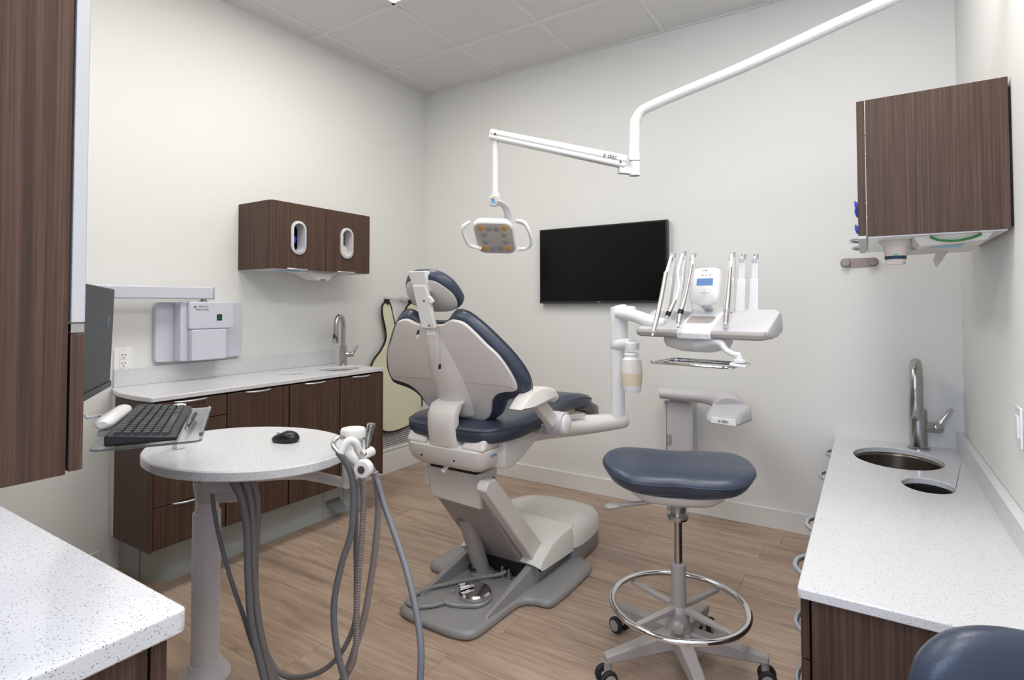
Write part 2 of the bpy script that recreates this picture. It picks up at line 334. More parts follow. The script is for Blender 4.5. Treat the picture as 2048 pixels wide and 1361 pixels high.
# ceiling with lay-in tiles
ce = struct(obj('ceiling', bx(nb(), -0.1, W + 0.1, YR - 0.1, 0.1, HC + 0.06, HC + 0.16), 'wall', smooth=False))
def cm(wx, wy):
    b = bx(nb(), -wx/2, wx/2, -wy/2, wy/2, 0, 0.015); me = bpy.data.meshes.new('ceiling_tile'); b.to_mesh(me); b.free(); me.materials.append(M['ceil']); return me
tms = {}
xs = [0.0, TX] + [TX + T*i for i in range(1, 6)] + [W]
ys = [0.0] + [TY - T*i for i in range(0, 8)]
ys = [y for y in ys if y > YR] + [YR]
pan = set()
for p in PANELS:
    for j in range(2): pan.add((round(p[0], 2), round(p[1] - T*j + T, 2)))
for i in range(len(xs) - 1):
    for j in range(len(ys) - 1):
        wx, wy = xs[i+1] - xs[i], ys[j] - ys[j+1]
        if (round(xs[i], 2), round(ys[j], 2)) in pan: continue
        key = (round(wx - 0.012, 3), round(wy - 0.012, 3))
        if key not in tms: tms[key] = cm(*key)
        o = bpy.data.objects.new('ceiling_tile', tms[key]); COL.objects.link(o); o.parent = ce; o.location = ((xs[i] + xs[i+1])/2, (ys[j] + ys[j+1])/2, HC + 0.004)
for x in xs[1:-1]: obj('ceiling_grid_bar', bx(nb(), x - 0.012, x + 0.012, YR, 0, HC - 0.002, HC + 0.006), 'grid', ce, smooth=False)
for y in ys[1:-1]: obj('ceiling_grid_bar', bx(nb(), 0, W, y - 0.012, y + 0.012, HC - 0.003, HC + 0.005), 'grid', ce, smooth=False)
g = nb(); bx(g, 0, 0.018, YR, 0, HC - 0.002, HC + 0.006); bx(g, 0, W, -0.018, 0, HC - 0.0025, HC + 0.0055); bx(g, W - 0.018, W, YR, 0, HC - 0.002, HC + 0.006)
obj('wall_angle', g, 'grid', ce, smooth=False)
for i, (px_, py_, nx_, ny_) in enumerate(PANELS):
    l = thing('ceiling_light', ['flat light panel in the ceiling grid, its corner showing at the top edge', 'flat ceiling light panel above the right counter, outside the picture', 'flat ceiling light panel over the left front counter, outside the picture', 'flat ceiling light panel over the doorway, outside the picture'][i], 'ceiling light', (px_ + T/2, py_, HC))
    obj('diffuser', bx(nb(), px_ + 0.03, px_ + T - 0.03, py_ - T + 0.03, py_ + T - 0.03, HC - 0.003, HC + 0.01), 'panel', l, smooth=False)
    f = nb()
    for q in ((px_ + .012, px_ + .03, py_ - T + .012, py_ + T - .012), (px_ + T - .03, px_ + T - .012, py_ - T + .012, py_ + T - .012), (px_ + .012, px_ + T - .012, py_ - T + .012, py_ - T + .03), (px_ + .012, px_ + T - .012, py_ + T - .03, py_ + T - .012)): bx(f, *q, HC - 0.005, HC + 0.008)
    obj('frame', f, 'grid', l, smooth=False)
# baseboards
struct(obj('baseboard_back', bx(nb(), 0.012, 2.93, -0.014, 0, 0, 0.111), 'trim', bevel=0.003))
struct(obj('baseboard_left', bx(nb(), 0, 0.014, -0.9, 0, 0, 0.150), 'trim', bevel=0.003))
struct(obj('trim_1', bx(nb(), 0, 0.014, -3.68, -2.27, 0, 0.111), 'trim', bevel=0.003))
struct(obj('baseboard_right', bx(nb(), W - 0.014, W, YR, -1.88, 0, 0.111), 'trim', bevel=0.003))

# ================================================================ generic fittings
def bow_handle(parent, c, along, out, L=0.12, d=0.026, r_=0.0045, name='handle', flatr=1.6):
    """arched pull: centre c on the face, along = direction, out = away from the face"""
    c, a, o_ = Vector(c), Vector(along), Vector(out); b = nb()
    pts = [c - a*L/2 + o_*0.001, c - a*L*0.42 + o_*d*0.45, c - a*L*0.2 + o_*d*0.92, c + o_*d, c + a*L*0.2 + o_*d*0.92, c + a*L*0.42 + o_*d*0.45, c + a*L/2 + o_*0.001]
    tube(b, pts, r_, 10, 5)
    return obj(name, b, 'handle', parent)
def faucet(name, label, base, reach, spout_h, s=1.0, lever=(0, -1, 0)):
    """gooseneck faucet; reach = horizontal unit vector of the spout"""
    t = thing(name, label, 'faucet', base); B = Vector(base); q = Vector(reach); lv = Vector(lever)
    obj('body', lathe(nb(), [(0.03*s, 0), (0.03*s, 0.005*s), (0.024*s, 0.008*s), (0.024*s, 0.125*s), (0.021*s, 0.128*s)], B), 'steel', t)
    top = spout_h - 0.075*s; r0 = 0.075*s
    pts = [B + V(0, 0, 0.12*s), B + V(0, 0, 0.18*s), B + V(0, 0, top)]
    for a in (30, 60, 90, 120, 150, 180): pts.append(B + q*r0*(1 - math.cos(R(a)))*0.5*1.25 + V(0, 0, top + math.sin(R(a))*r0*0.95))
    end = pts[-1] - V(0, 0, 0.02*s); pts.append(end)
    obj('spout', tube(nb(), pts, 0.0155*s, 16, 5), 'steel', t)
    sh = obj('spray_head', lathe(nb(), [(0.0165*s, 0), (0.0175*s, -0.02*s), (0.0185*s, -0.085*s), (0.016*s, -0.09*s)], end + V(0, 0, 0.01*s)), 'steel', t)
    if s < 1.2: obj('spray_button', bx(nb(), *(lambda c: (c.x - .006*s, c.x + .006*s, c.y - .006*s, c.y + .006*s, c.z - .012*s, c.z + .012*s))(end + q*0.0165*s - V(0, 0, 0.035*s))), 'black', sh)
    j = B + V(0, 0, 0.07*s)
    obj('valve', lathe(nb(), [(0.0175*s, 0.015*s), (0.0175*s, 0.038*s), (0.0155*s, 0.040*s), (0.0175*s, 0.043*s), (0.0175*s, 0.062*s), (0.014*s, 0.066*s)], j, lv), 'steel', t)
    e = j + lv*0.054*s
    obj('lever', tube(nb(), [e - V(0, 0, 0.004*s), e + lv*0.02*s + V(0, 0, 0.03*s), e + lv*0.042*s + V(0, 0, 0.060*s)], [0.013*s, 0.009*s, 0.0065*s], 12, 4), 'chrome', t)
    return t
def worktop(name, label, x0, x1, y0, y1, z0, z1, cuts=(), corner=None, outline=None):
    """worktop slab with real elliptical cut-outs (cx, cy, rx, ry)"""
    b = nb()
    if outline is None: outline = [(x0, y0), (x1, y0), (x1, y1), (x0, y1)]
    loops = [outline] + [ell(a, c, 40, cx, cy) for cx, cy, a, c in cuts]
    for z in (z0, z1):
        es = []
        for lp in loops:
            vs = [b.verts.new((p[0], p[1], z)) for p in lp]; n = len(vs)
            es += [b.edges.new((vs[i], vs[(i+1) % n])) for i in range(n)]
        bmesh.ops.triangle_fill(b, use_beauty=True, use_dissolve=False, edges=es)
    b.verts.ensure_lookup_table(); k = 0; tot = sum(len(l) for l in loops)
    for lp in loops:
        n = len(lp)
        for i in range(n):
            b.faces.new((b.verts[k+i], b.verts[k+(i+1) % n], b.verts[tot+k+(i+1) % n], b.verts[tot+k+i]))
        k += n
    o = obj(name, b, 'quartz', bevel=0.0035)
    return tag(o, label, 'countertop')
def bowl(name, label, cx, cy, a, c, z, depth, m, cat):
    b = nb(); prev = None; n = 36
    for s, h in ((1.0, 0), (1.0, -0.012), (0.96, -depth*0.75), (0.8, -depth*0.96), (0.3, -depth), (0.02, -depth)):
        ring = [b.verts.new((cx + a*s*math.cos(2*math.pi*i/n), cy + c*s*math.sin(2*math.pi*i/n), z + h)) for i in range(n)]
        if prev:
            for i in range(n): b.faces.new((prev[i], prev[(i+1) % n], ring[(i+1) % n], ring[i]))
        prev = ring
    b.faces.new(prev)
    o = obj(name, b, m); sm = o.modifiers.new('solid', 'SOLIDIFY'); sm.thickness = 0.002; sm.offset = 1
    return tag(o, label, cat)

# ================================================================ LEFT BASE CABINETS
FX = 0.455; ZT = 0.864; ZU = 0.838
cab = thing('drawer_cabinet', 'walnut cabinet of three drawers at the near end of the left counter', 'cabinet', (0.23, -2.1, 0.2), 'walnut base cabinets along the left wall')
obj('carcass', bx(nb(), 0.15, FX, -2.262, -1.945, 0.205, ZU), 'casebrown', cab)
obj('side_panel', bx(nb(), 0.142, FX + 0.019, -2.274, -2.263, 0.205, ZU), 'wood', cab)
obj('filler_panel', prism(nb(), [(0.002, -2.225), (0.05, -2.252), (0.14, -2.272), (0.14, -2.262), (0.05, -2.240), (0.002, -2.215)], (0, 0, 0), (1, 0, 0), (0, 1, 0), (0, 0, 1), 0.205, ZU), 'case', cab)
for z0, z1 in ((0.742, ZU - 0.004), (0.392, 0.738), (0.215, 0.388)):
    d = obj('drawer', bx(nb(), FX + 0.002, FX + 0.022, -2.262, -1.945, z0, z1), 'wood', cab, bevel=0.0015)
    bow_handle(d, (FX + 0.018, -2.11, z1 + 0.001 if z1 < 0.8 else z1 - 0.003), (0, 1, 0), (1, 0, 0), 0.14)
def base_door(y0, y1, label, hy):
    c = thing('door_cabinet', label, 'cabinet', (0.23, (y0 + y1)/2, 0.2), 'walnut base cabinets along the left wall')
    obj('carcass', bx(nb(), 0.002, FX, y0 + 0.0015, y1 - 0.0015, 0.205, 0.735 if y1 > -1.5 else ZU), 'casebrown', c)
    d = obj('door', bx(nb(), FX + 0.002, FX + 0.022, y0 + 0.002, y1 - 0.002, 0.215, ZU - 0.004), 'wood', c, bevel=0.0015)
    bow_handle(d, (FX + 0.018, hy, ZU - 0.008), (0, 1, 0), (1, 0, 0), 0.13)
    return c
base_door(-1.941, -1.606, 'walnut base cabinet with a single door, next to the drawer cabinet on the left', -1.78)
base_door(-1.602, -1.272, 'middle walnut base cabinet with a single door, under the left faucet counter', -1.44)
c3 = base_door(-1.268, -0.94, 'walnut base cabinet with a single door, at the far end beside the aprons', -1.11)
obj('side_panel', bx(nb(), 0.002, FX + 0.022, -0.939, -0.932, 0.205, ZU), 'wood', c3)
kk = thing('toe_kick', 'grey green toe kick under the left walnut cabinets, one flap bent open', 'plinth', (0.2, -1.5, 0))
KX = 0.345
kp = [(KX, -1.28), (KX, -2.10)] + [(KX - 0.09*(1 - math.cos(R(a))), -2.10 - 0.085*math.sin(R(a))) for a in (20, 40, 60, 80, 90)] + [(0.20, -2.185), (0.20, -2.175), (KX - 0.012, -2.09), (KX - 0.012, -1.28)]
obj('kick_panel', prism(nb(), kp[::-1], (0, 0, 0), (1, 0, 0), (0, 1, 0), (0, 0, 1), 0, 0.203), 'kick', kk)
obj('kick_panel', bx(nb(), 0.004, 0.197, -2.19, -2.178, 0, 0.203), 'kick', kk)
obj('kick_panel', bx(nb(), KX - 0.012, KX, -1.276, -1.13, 0.0, 0.203), 'kick', kk)
obj('kick_panel', bx(nb(), KX - 0.012, KX, -1.127, -0.95, 0.0, 0.203), 'kick', kk)
obj('bent_flap', hexa(nb(), [(KX + .001, -1.265, 0.10), (KX + .07, -1.24, 0.045), (KX + .07, -1.16, 0.045), (KX + .001, -1.16, 0.10), (KX + .001, -1.265, 0.104), (KX + .072, -1.24, 0.049), (KX + .072, -1.16, 0.049), (KX + .001, -1.16, 0.104)]), 'handle', kk)
ol = [(0.0, -0.923), (0.475, -0.923), (0.475, -2.27), (0.468, -2.277), (0.33, -2.287), (0.2, -2.282), (0.08, -2.258), (0.0, -2.232)]
worktop('countertop', 'white speckled quartz countertop on the left wall cabinets', 0, 0, 0, 0, ZU + 0.004, ZT, [(0.285, -1.115, 0.11, 0.125), (0.25, -1.435, 0.066, 0.075)], outline=[(p[0] + 0.001, p[1]) for p in ol])
tag(obj('backsplash', bx(nb(), 0.001, 0.014, -2.228, -0.925, ZT, ZT + 0.088), 'quartz', bevel=0.002), 'low speckled quartz backsplash behind the left counter, under the x-ray unit', 'backsplash')
bowl('sink', 'small oval steel sink in the left counter below its faucet', 0.285, -1.115, 0.112, 0.127, ZU + 0.003, 0.09, 'sinkm', 'sink')
bowl('waste_chute', 'round waste opening in the left counter, left of the sink', 0.25, -1.435, 0.067, 0.076, ZU + 0.003, 0.07, 'case', 'waste chute')
faucet('faucet', 'brushed steel gooseneck faucet on the left counter', (0.151, -0.970, 0.864), (0.35, -0.94, 0), 0.325, 1.0, (0.7, 0.7, 0))

# outlet on left wall
ot = thing('wall_outlet', 'white double power outlet on the left wall above the counter', 'outlet', (0, -2.187, 0.99))
obj('cover_plate', bx(nb(), 0.0005, 0.007, -2.228, -2.147, 0.932, 1.052), 'white', ot, bevel=0.003)
for zc in (1.012, 0.972):
    rc = obj('receptacle', bx(nb(), 0.0065, 0.010, -2.203, -2.172, zc - 0.017, zc + 0.017), 'white', ot, bevel=0.001)
    for yy in (-2.194, -2.181): obj('slot', bx(nb(), 0.0095, 0.0105, yy - 0.0015, yy + 0.0015, zc + 0.001, zc + 0.010), 'ink', rc)
    obj('slot', cyl(nb(), (0.0095, -2.1875, zc - 0.008), 0.003, 0.001, (1, 0, 0), 12), 'ink', rc)
for zc in (1.043, 0.941): obj('screw', cyl(nb(), (0.0065, -2.1875, zc), 0.0025, 0.001, (1, 0, 0), 10), 'nickel', ot)

# ================================================================ X-RAY UNIT
xr = thing('xray_unit', 'pale lavender wall mounted x-ray unit with a green lamp and long arm', 'x-ray unit', (0, -1.83, 1.12))
def yz(pts, x0, x1): return prism(nb(), pts, (0, 0, 0), (0, 1, 0), (0, 0, 1), (1, 0, 0), x0, x1)
obj('wall_plate', yz(rrect(0.458, 0.305, 0.018, 4, -1.828, 1.121), 0.001, 0.035), 'lav', xr, bevel=0.004)
obj('housing', yz(rrect(0.245, 0.302, 0.012, 4, -1.848, 1.122), 0.035, 0.10), 'lav', xr, bevel=0.004)
hd = obj('upper_cover', yz(rrect(0.242, 0.142, 0.014, 4, -1.818, 1.204), 0.10, 0.122), 'lav', xr, bevel=0.006)
obj('lower_cover', yz(rrect(0.182, 0.158, 0.008, 4, -1.841, 1.052), 0.10, 0.138), 'lav', xr, bevel=0.004)
sw = obj('power_switch', bx(nb(), 0.122, 0.124, -1.795, -1.768, 1.176, 1.209), 'black', xr)
obj('green_lamp', bx(nb(), 0.1238, 0.126, -1.790, -1.773, 1.183, 1.203), 'green', sw)
obj('logo_ring', cyl(nb(), (0.1215, -1.910, 1.248), 0.0065, 0.001, (1, 0, 0), 20), 'ink', xr)
obj('logo_dot', cyl(nb(), (0.1226, -1.910, 1.248), 0.003, 0.0004, (1, 0, 0), 16), 'white', xr)
text('lettering', 'Belmont', 0.0135, (0.1225, -1.868, 1.251), (0, 1, 0), (0, 0, 1), 'inkg', xr)
text('lettering', 'PHOT-X IIs', 0.0135, (0.1225, -1.872, 1.234), (0, 1, 0), (0, 0, 1), 'ink', xr)
obj('arm_pivot', lathe(nb(), [(0.022, 0), (0.022, 0.008), (0.014, 0.01), (0.014, 0.022)], (0.09, -1.85, 1.272)), 'nickel', xr)
obj('horizontal_arm', bx(nb(), 0.062, 0.125, -2.80, -1.815, 1.290, 1.352), 'lav', xr, bevel=0.006)
obj('arm_end_cap', bx(nb(), 0.060, 0.127, -1.815, -1.808, 1.288, 1.354), 'grey', xr, bevel=0.003)
obj('arm_hinge', cyl(nb(), (0.093, -2.74, 1.20), 0.03, 0.09), 'lav', xr)
obj('tube_head', lathe(nb(), [(0.02, -0.09), (0.055, -0.085), (0.06, 0), (0.055, 0.07), (0.03, 0.085)], (0.12, -2.74, 1.12), (0, 1, 0)), 'lav', xr)

# ================================================================ LEFT WALL CABINET
wc = thing('wall_cabinet', 'walnut wall cabinet with two flip up doors and oval dispenser openings', 'cabinet', (0.15, -1.25, 1.46))
x1 = 0.315
Y0, Y1, Z0, Z1 = -1.607, -0.898, 1.459, 1.837
b = nb(); bx(b, 0.001, x1 - 0.022, Y0, Y0 + 0.018, Z0, Z1); bx(b, 0.001, x1 - 0.022, Y1 - 0.018, Y1, Z0, Z1); bx(b, 0.001, x1 - 0.022, Y0 + 0.018, Y1 - 0.018, Z1 - 0.018, Z1)
obj('carcass', b, 'wood', wc)
obj('bottom_panel', bx(nb(), 0.001, x1 - 0.022, Y0 + 0.018, Y1 - 0.018, Z0, Z0 + 0.016), 'case', wc)
obj('back_panel', bx(nb(), 0.001, 0.006, Y0 + 0.018, Y1 - 0.018, Z0 + 0.016, Z1 - 0.018), 'casebrown', wc)
for (ya, yb, yc, hy, what) in ((Y0 + 0.001, -1.248, -1.439, -1.442, 'g'), (-1.244, Y1 - 0.001, -1.090, -1.09, 't')):
    # door with a real opening
    ob = [(ya, Z0 + 0.002), (yb, Z0 + 0.002), (yb, Z1 - 0.002), (ya, Z1 - 0.002)]
    hole = [(yc + 0.040*math.cos(t), 1.641 + 0.085*math.sin(t)*1.0) for t in [2*math.pi*i/36 for i in range(36)]]
    hole = rrect(0.084, 0.176, 0.0415, 8, yc, 1.641)
    b = nb(); loops = [ob, hole]
    for xx in (x1 - 0.02, x1):
        es = []
        for lp in loops:
            vs = [b.verts.new((xx, p[0], p[1])) for p in lp]; n = len(vs); es += [b.edges.new((vs[i], vs[(i+1) % n])) for i in range(n)]
        bmesh.ops.triangle_fill(b, use_beauty=True, use_dissolve=False, edges=es)
    b.verts.ensure_lookup_table(); k = 0; tot = sum(map(len, loops))
    for lp in loops:
        n = len(lp)
        for i in range(n): b.faces.new((b.verts[k+i], b.verts[k+(i+1) % n], b.verts[tot+k+(i+1) % n], b.verts[tot+k+i]))
        k += n
    d = obj('door', b, 'wood', wc)
    # oval collar
    o1 = rrect(0.100, 0.192, 0.0495, 8, yc, 1.641); i1 = rrect(0.072, 0.164, 0.0355, 8, yc, 1.641); i0 = rrect(0.060, 0.150, 0.0295, 8, yc, 1.641)
    b = nb(); rings = []
    for lp, xx in ((o1, x1 + 0.001), (o1, x1 + 0.008), (i1, x1 + 0.012), (i0, x1 - 0.045), (i0, x1 - 0.05)): rings.append([b.verts.new((xx, p[0], p[1])) for p in lp])
    for A_, B_ in zip(rings, rings[1:]):
        n = len(A_)
        for i in range(n): b.faces.new((A_[i], A_[(i+1) % n], B_[(i+1) % n], B_[i]))
    obj('oval_collar', b, 'grey', d)
    bow_handle(d, (x1 - 0.002, hy, Z0 + 0.004), (0, 1, 0), (1, 0, -0.15), 0.13, 0.02)
    if what == 'g':
        b = nb(); random.seed(3)
        for q in range(5):
            c = V(x1 - 0.06 + 0.018*random.random(), yc + random.uniform(-.018, .012), 1.595 + 0.013*q*0.8)
            lathe(b, [(0.004, -0.02), (0.016, -0.008), (0.012, 0.008), (0.003, 0.02)], c, (random.uniform(-1, 1), random.uniform(-1, 1), 0.8), 8)
        tag(obj('glove_bundle', b, 'blueg'), 'blue gloves bunched inside the left oval opening of the wall cabinet', 'gloves')
    else:
        t = tag(obj('supply_box', bx(nb(), x1 - 0.10, x1 - 0.055, yc - 0.04, yc + 0.03, Z0 + 0.017, 1.70), 'tilefab'), 'grey box standing inside the right oval opening of the wall cabinet', 'box')
        tag(obj('cotton_roll', lathe(nb(), [(0.0, -0.014), (0.04, -0.012), (0.043, 0), (0.04, 0.012), (0.0, 0.014)], (x1 - 0.035, yc - 0.006, 1.59), (1, 0.2, 0)), 'paper'), 'round white roll showing low in the right oval opening', 'roll')
# dispensers below
cdp = thing('cup_dispenser', 'small white dispenser hanging under the left wall cabinet', 'dispenser', (0.2, -1.24, 1.459))
obj('bracket', bx(nb(), 0.10, 0.26, -1.34, -1.12, 1.449, 1.4585), 'white', cdp, bevel=0.002)
obj('holder', hexa(nb(), [(0.15, -1.26, 1.412), (0.25, -1.26, 1.405), (0.25, -1.17, 1.405), (0.15, -1.17, 1.412), (0.11, -1.31, 1.449), (0.27, -1.30, 1.449), (0.27, -1.14, 1.449), (0.11, -1.14, 1.449)]), 'card', cdp, bevel=0.003)
obj('mouth', bx(nb(), 0.235, 0.255, -1.235, -1.195, 1.404, 1.420), 'nickel', cdp)
obj('blue_label', bx(nb(), 0.14, 0.24, -1.46, -1.36, 1.454, 1.4585), 'tissue', cdp)

# ================================================================ FOREGROUND LEFT CABINETS
fc = thing('base_cabinet', 'walnut base cabinet end panel at the lower left, below the near counter', 'cabinet', (1.2, -3.35, 0))
obj('side_panel', bx(nb(), 2.215, 2.235, -3.675, -3.083, 0.09, 0.806), 'wood', fc)
obj('carcass', bx(nb(), 0.02, 2.214, -3.675, -3.085, 0.09, 0.806), 'casebrown', fc)
xx = 2.235
for i in range(4):
    d = obj('door', bx(nb(), xx - 0.55 + 0.003, xx, -3.078, -3.058, 0.1, 0.804), 'wood', fc, bevel=0.0015)
    bow_handle(d, (xx - 0.275, -3.058, 0.79), (1, 0, 0), (0, 1, 0), 0.13); xx -= 0.553
obj('toe_kick', bx(nb(), 0.02, 2.2, -3.6, -3.15, 0, 0.09), 'kick', fc)
fo = [(0.002, -3.678), (2.252, -3.678), (2.252, -3.046), (2.246, -3.04), (0.002, -3.04)]
worktop('countertop', 'large speckled quartz countertop filling the lower left corner', 0, 0, 0, 0, 0.808, 0.84, outline=fo)
tc = thing('tall_wall_cabinet', 'dark walnut tall cabinet side cropped by the left picture edge', 'cabinet', (1.2, -3.4, 1.07))
obj('side_panel', bx(nb(), 2.290, 2.310, -3.675, -3.203, 1.072, 2.6), 'wood', tc)
obj('carcass', bx(nb(), 0.9, 2.289, -3.675, -3.207, 1.072, 2.6), 'casebrown', tc)
obj('upper_door', bx(nb(), 1.75, 2.31, -3.200, -3.187, 1.237, 2.6), 'grey', tc, bevel=0.001, label='pale grey upper door edge')
obj('door_rail', bx(nb(), 1.75, 2.309, -3.200, -3.1875, 1.226, 1.2355), 'nickel', tc)
obj('lower_door', bx(nb(), 1.75, 2.31, -3.200, -3.187, 1.074, 1.2245), 'wood', tc, bevel=0.001)
obj('upper_door', bx(nb(), 1.19, 1.745, -3.200, -3.187, 1.237, 2.6), 'grey', tc)
obj('lower_door', bx(nb(), 1.19, 1.745, -3.200, -3.187, 1.074, 1.2245), 'wood', tc)

# monitor on a post, half hidden by the tall cabinet
mo = thing('computer_monitor', 'black computer monitor seen edge on beside the tall walnut cabinet', 'monitor', (1.3, -2.85, 1.0))
mA, mB = V(*(1.061, -2.664, 1.006)), V(*(1.079, -2.662, 1.307)); mC = V(*(1.299, -2.809, 1.010)); mD = V(*(1.304, -2.815, 1.310))
ux = (mC - mA); ux = ux.normalized()*0.52; uz = mB - mA; nn = ux.cross(uz).normalized()
if nn.y < 0: nn = -nn
hexa_b = lambda p0, w, h, t: hexa(nb(), [p0, p0 + w, p0 + w - nn*t, p0 - nn*t, p0 + h, p0 + w + h, p0 + w + h - nn*t, p0 + h - nn*t])
obj('casing', hexa_b(mA, ux, uz, 0.022), 'black', mo, bevel=0.003)
obj('screen', hexa_b(mA + ux*0.012 + uz*0.07 + nn*0.0012, ux*0.976, uz*0.915, 0.001), mat('screen_grey', (58, 61, 65), 0.4, var=0.03), mo)
obj('bezel_bar', hexa_b(mA + nn*0.004, ux, uz*0.06, 0.004), 'black', mo)
sq = mA + ux*0.13 + uz*0.62 + nn*0.002; obj('sticker', hexa_b(sq, ux*0.05, uz*0.10, 0.001), mat('dim_teal', (60, 100, 116), 0.4), mo)
mc = mA + ux*0.5 + uz*0.5 - nn*0.022
obj('vesa_mount', bar(nb(), mc, mc - nn*0.04, 0.1, 0.1), 'black', mo)
obj('arm', tube(nb(), [mc - nn*0.035, mc - nn*0.10 + V(0.02, -0.04, -0.03), V(1.36, -3.16, 1.15)], 0.016, 12, 5), 'grey', mo)
obj('post', cyl(nb(), (1.36, -3.16, 0.842), 0.018, 0.33), 'grey', mo)
obj('post_foot', cyl(nb(), (1.36, -3.16, 0.841), 0.05, 0.012), 'grey', mo)

# ================================================================ ASSISTANT'S TABLE
dt = thing('delivery_table', 'oval speckled quartz side table on a white column with grey hoses', 'table', (1.14, -2.41, 0))
CT = V(1.148, -2.404, 0)
obj('foot', lathe(nb(), [(0.0, 0), (0.078, 0), (0.080, 0.012), (0.070, 0.03), (0.055, 0.045), (0.050, 0.06)], CT), 'grey', dt)
obj('column', lathe(nb(), [(0.0435, 0.05), (0.0435, 0.555), (0.041, 0.56)], CT), 'lav2', dt)
obj('column_collar', lathe(nb(), [(0.036, 0.55), (0.036, 0.60)], CT), 'lav2', dt)
hpts = [(0.0, -0.055), (0.055, -0.05), (0.10, -0.035), (0.17, -0.03), (0.215, 0.0), (0.17, 0.045), (0.09, 0.06), (0.0, 0.055), (-0.05, 0.03), (-0.055, -0.025)]
hp = [(p.x, p.y) for p in ccurve([V(a, c, 0) for a, c in hpts], 4)]
obj('head_housing', pad(nb(), [(p[0]*0.62, p[1]) for p in hp], CT + V(0, 0, 0.69), (0.9, 0.44, 0), (-0.44, 0.9, 0), (0, 0, 1), [(0.02, -0.095), (0.008, -0.085), (0.0, -0.03), (0.0, 0.085)]), 'grey', dt)
hd2 = V(*(1.432, -2.477, 0.713))
obj('hose_manifold', bar(nb(), V(*(1.314, -2.469, 0.696)), V(*(1.430, -2.431, 0.715)), 0.07, 0.05, (0, 0, 1)), 'grey', dt, bevel=0.012, seg=3)
text('lettering', '4-1 96', 0.012, V(*(1.272, -2.494, 0.710)) + V(0.012, -0.02, -0.001), (0.843, 0.538, 0), (0, 0, 1), 'ink', dt)
tp = ell(0.347, 0.272, 56, 1.343, -2.378, R(8))
obj('table_top', pad(nb(), tp, (0, 0, 0), (1, 0, 0), (0, 1, 0), (0, 0, 1), [(0.004, 0.770), (0.0, 0.774), (0.0, 0.796), (0.004, 0.80)]), 'quartz', dt)
# support arm to the hose holder post
PO = V(*(1.671, -2.233, 0.792)); PO.z = 0
obj('support_arm', tube(nb(), [(1.217, -2.292, 0.664), (1.376, -2.227, 0.681), (1.498, -2.220, 0.682), (1.639, -2.226, 0.686)], [0.026, 0.024, 0.017, 0.016], 14, 5), 'white', dt)
obj('holder_post', lathe(nb(), [(0.028, 0.705), (0.033, 0.712), (0.033, 0.775)], PO), 'white', dt)
obj('holder_post_upper', lathe(nb(), [(0.031, 0.776), (0.031, 0.835), (0.038, 0.84), (0.039, 0.862), (0.036, 0.867), (0.0, 0.869)], PO), 'white', dt)
obj('holder_bar', tube(nb(), [(1.678, -2.251, 0.786), (1.761, -2.294, 0.793), (1.822, -2.326, 0.791)], [0.018, 0.019, 0.02], 14, 3), 'white', dt)
obj('holder_knob', lathe(nb(), [(0.019, -0.012), (0.026, -0.008), (0.027, 0.006), (0.023, 0.014), (0.012, 0.016), (0.0, 0.013)], (1.829, -2.333, 0.790), (0.35, -0.94, 0.05)), 'white', dt)
obj('knob_screw', lathe(nb(), [(0.011, 0.012), (0.011, 0.0175), (0.0, 0.0178)], (1.829, -2.333, 0.790), (0.35, -0.94, 0.05)), 'nickel', dt)
obj('holder_side_bar', tube(nb(), [(1.735, -2.262, 0.788), (1.724, -2.222, 0.792), (1.720, -2.201, 0.795)], [0.013, 0.014, 0.016], 12, 3), 'white', dt)
# suction handpieces hanging in the holder
s1 = thing('suction_handpiece', 'chrome curved suction handpiece hooked at the table edge', 'handpiece', (1.707, -2.306, 0.836))
obj('chrome_hook', tube(nb(), [(1.700, -2.287, 0.847), (1.701, -2.310, 0.858), (1.703, -2.332, 0.853), (1.716, -2.347, 0.840), (1.743, -2.353, 0.827)], 0.0075, 12, 5), 'chrome', s1)
obj('hose', tube(nb(), [(1.743, -2.353, 0.829), (1.766, -2.338, 0.792), (1.771, -2.321, 0.731), (1.758, -2.313, 0.596), (1.731, -2.327, 0.493), (1.718, -2.343, 0.381), (1.730, -2.344, 0.270), (1.758, -2.335, 0.173), (1.784, -2.328, 0.124)], 0.0095, 12, 6), 'hose3', s1)
s2 = thing('suction_handpiece', 'white bent suction handpiece in front of the table post', 'handpiece', (1.773, -2.335, 0.851))
obj('white_body', tube(nb(), [(1.780, -2.377, 0.835), (1.782, -2.365, 0.855), (1.789, -2.349, 0.868), (1.796, -2.333, 0.856), (1.795, -2.321, 0.833), (1.799, -2.305, 0.813)], [0.0095, 0.0105, 0.0115, 0.0115, 0.012, 0.0125], 14, 5), 'white', s2)
obj('valve_ring', lathe(nb(), [(0.008, -0.002), (0.0085, 0.010), (0.004, 0.012)], (1.815, -2.320, 0.827), (0.3, -0.6, 0.6)), 'nickel', s2)
obj('hose', tube(nb(), [(1.783, -2.302, 0.765), (1.781, -2.289, 0.680), (1.772, -2.290, 0.532), (1.760, -2.293, 0.385), (1.755, -2.292, 0.252), (1.739, -2.300, 0.178), (1.688, -2.330, 0.111)], 0.0085, 12, 5), 'hose2', s2)
s3 = thing('air_water_syringe', 'metal syringe standing upright behind the hose holder', 'syringe', (1.755, -2.251, 0.846))
obj('barrel', tube(nb(), [(1.760, -2.260, 0.825), (1.760, -2.249, 0.864), (1.765, -2.246, 0.888)], [0.009, 0.011, 0.0125], 14, 3), 'steel', s3)
obj('tip', lathe(nb(), [(0.013, 0), (0.013, 0.006), (0.006, 0.008)], (1.765, -2.246, 0.888), (0.1, 0, 1)), 'chrome', s3)
obj('clear_sleeve', tube(nb(), [(1.774, -2.286, 0.814), (1.766, -2.281, 0.853)], 0.008, 12, 1, False), 'clear', s3)
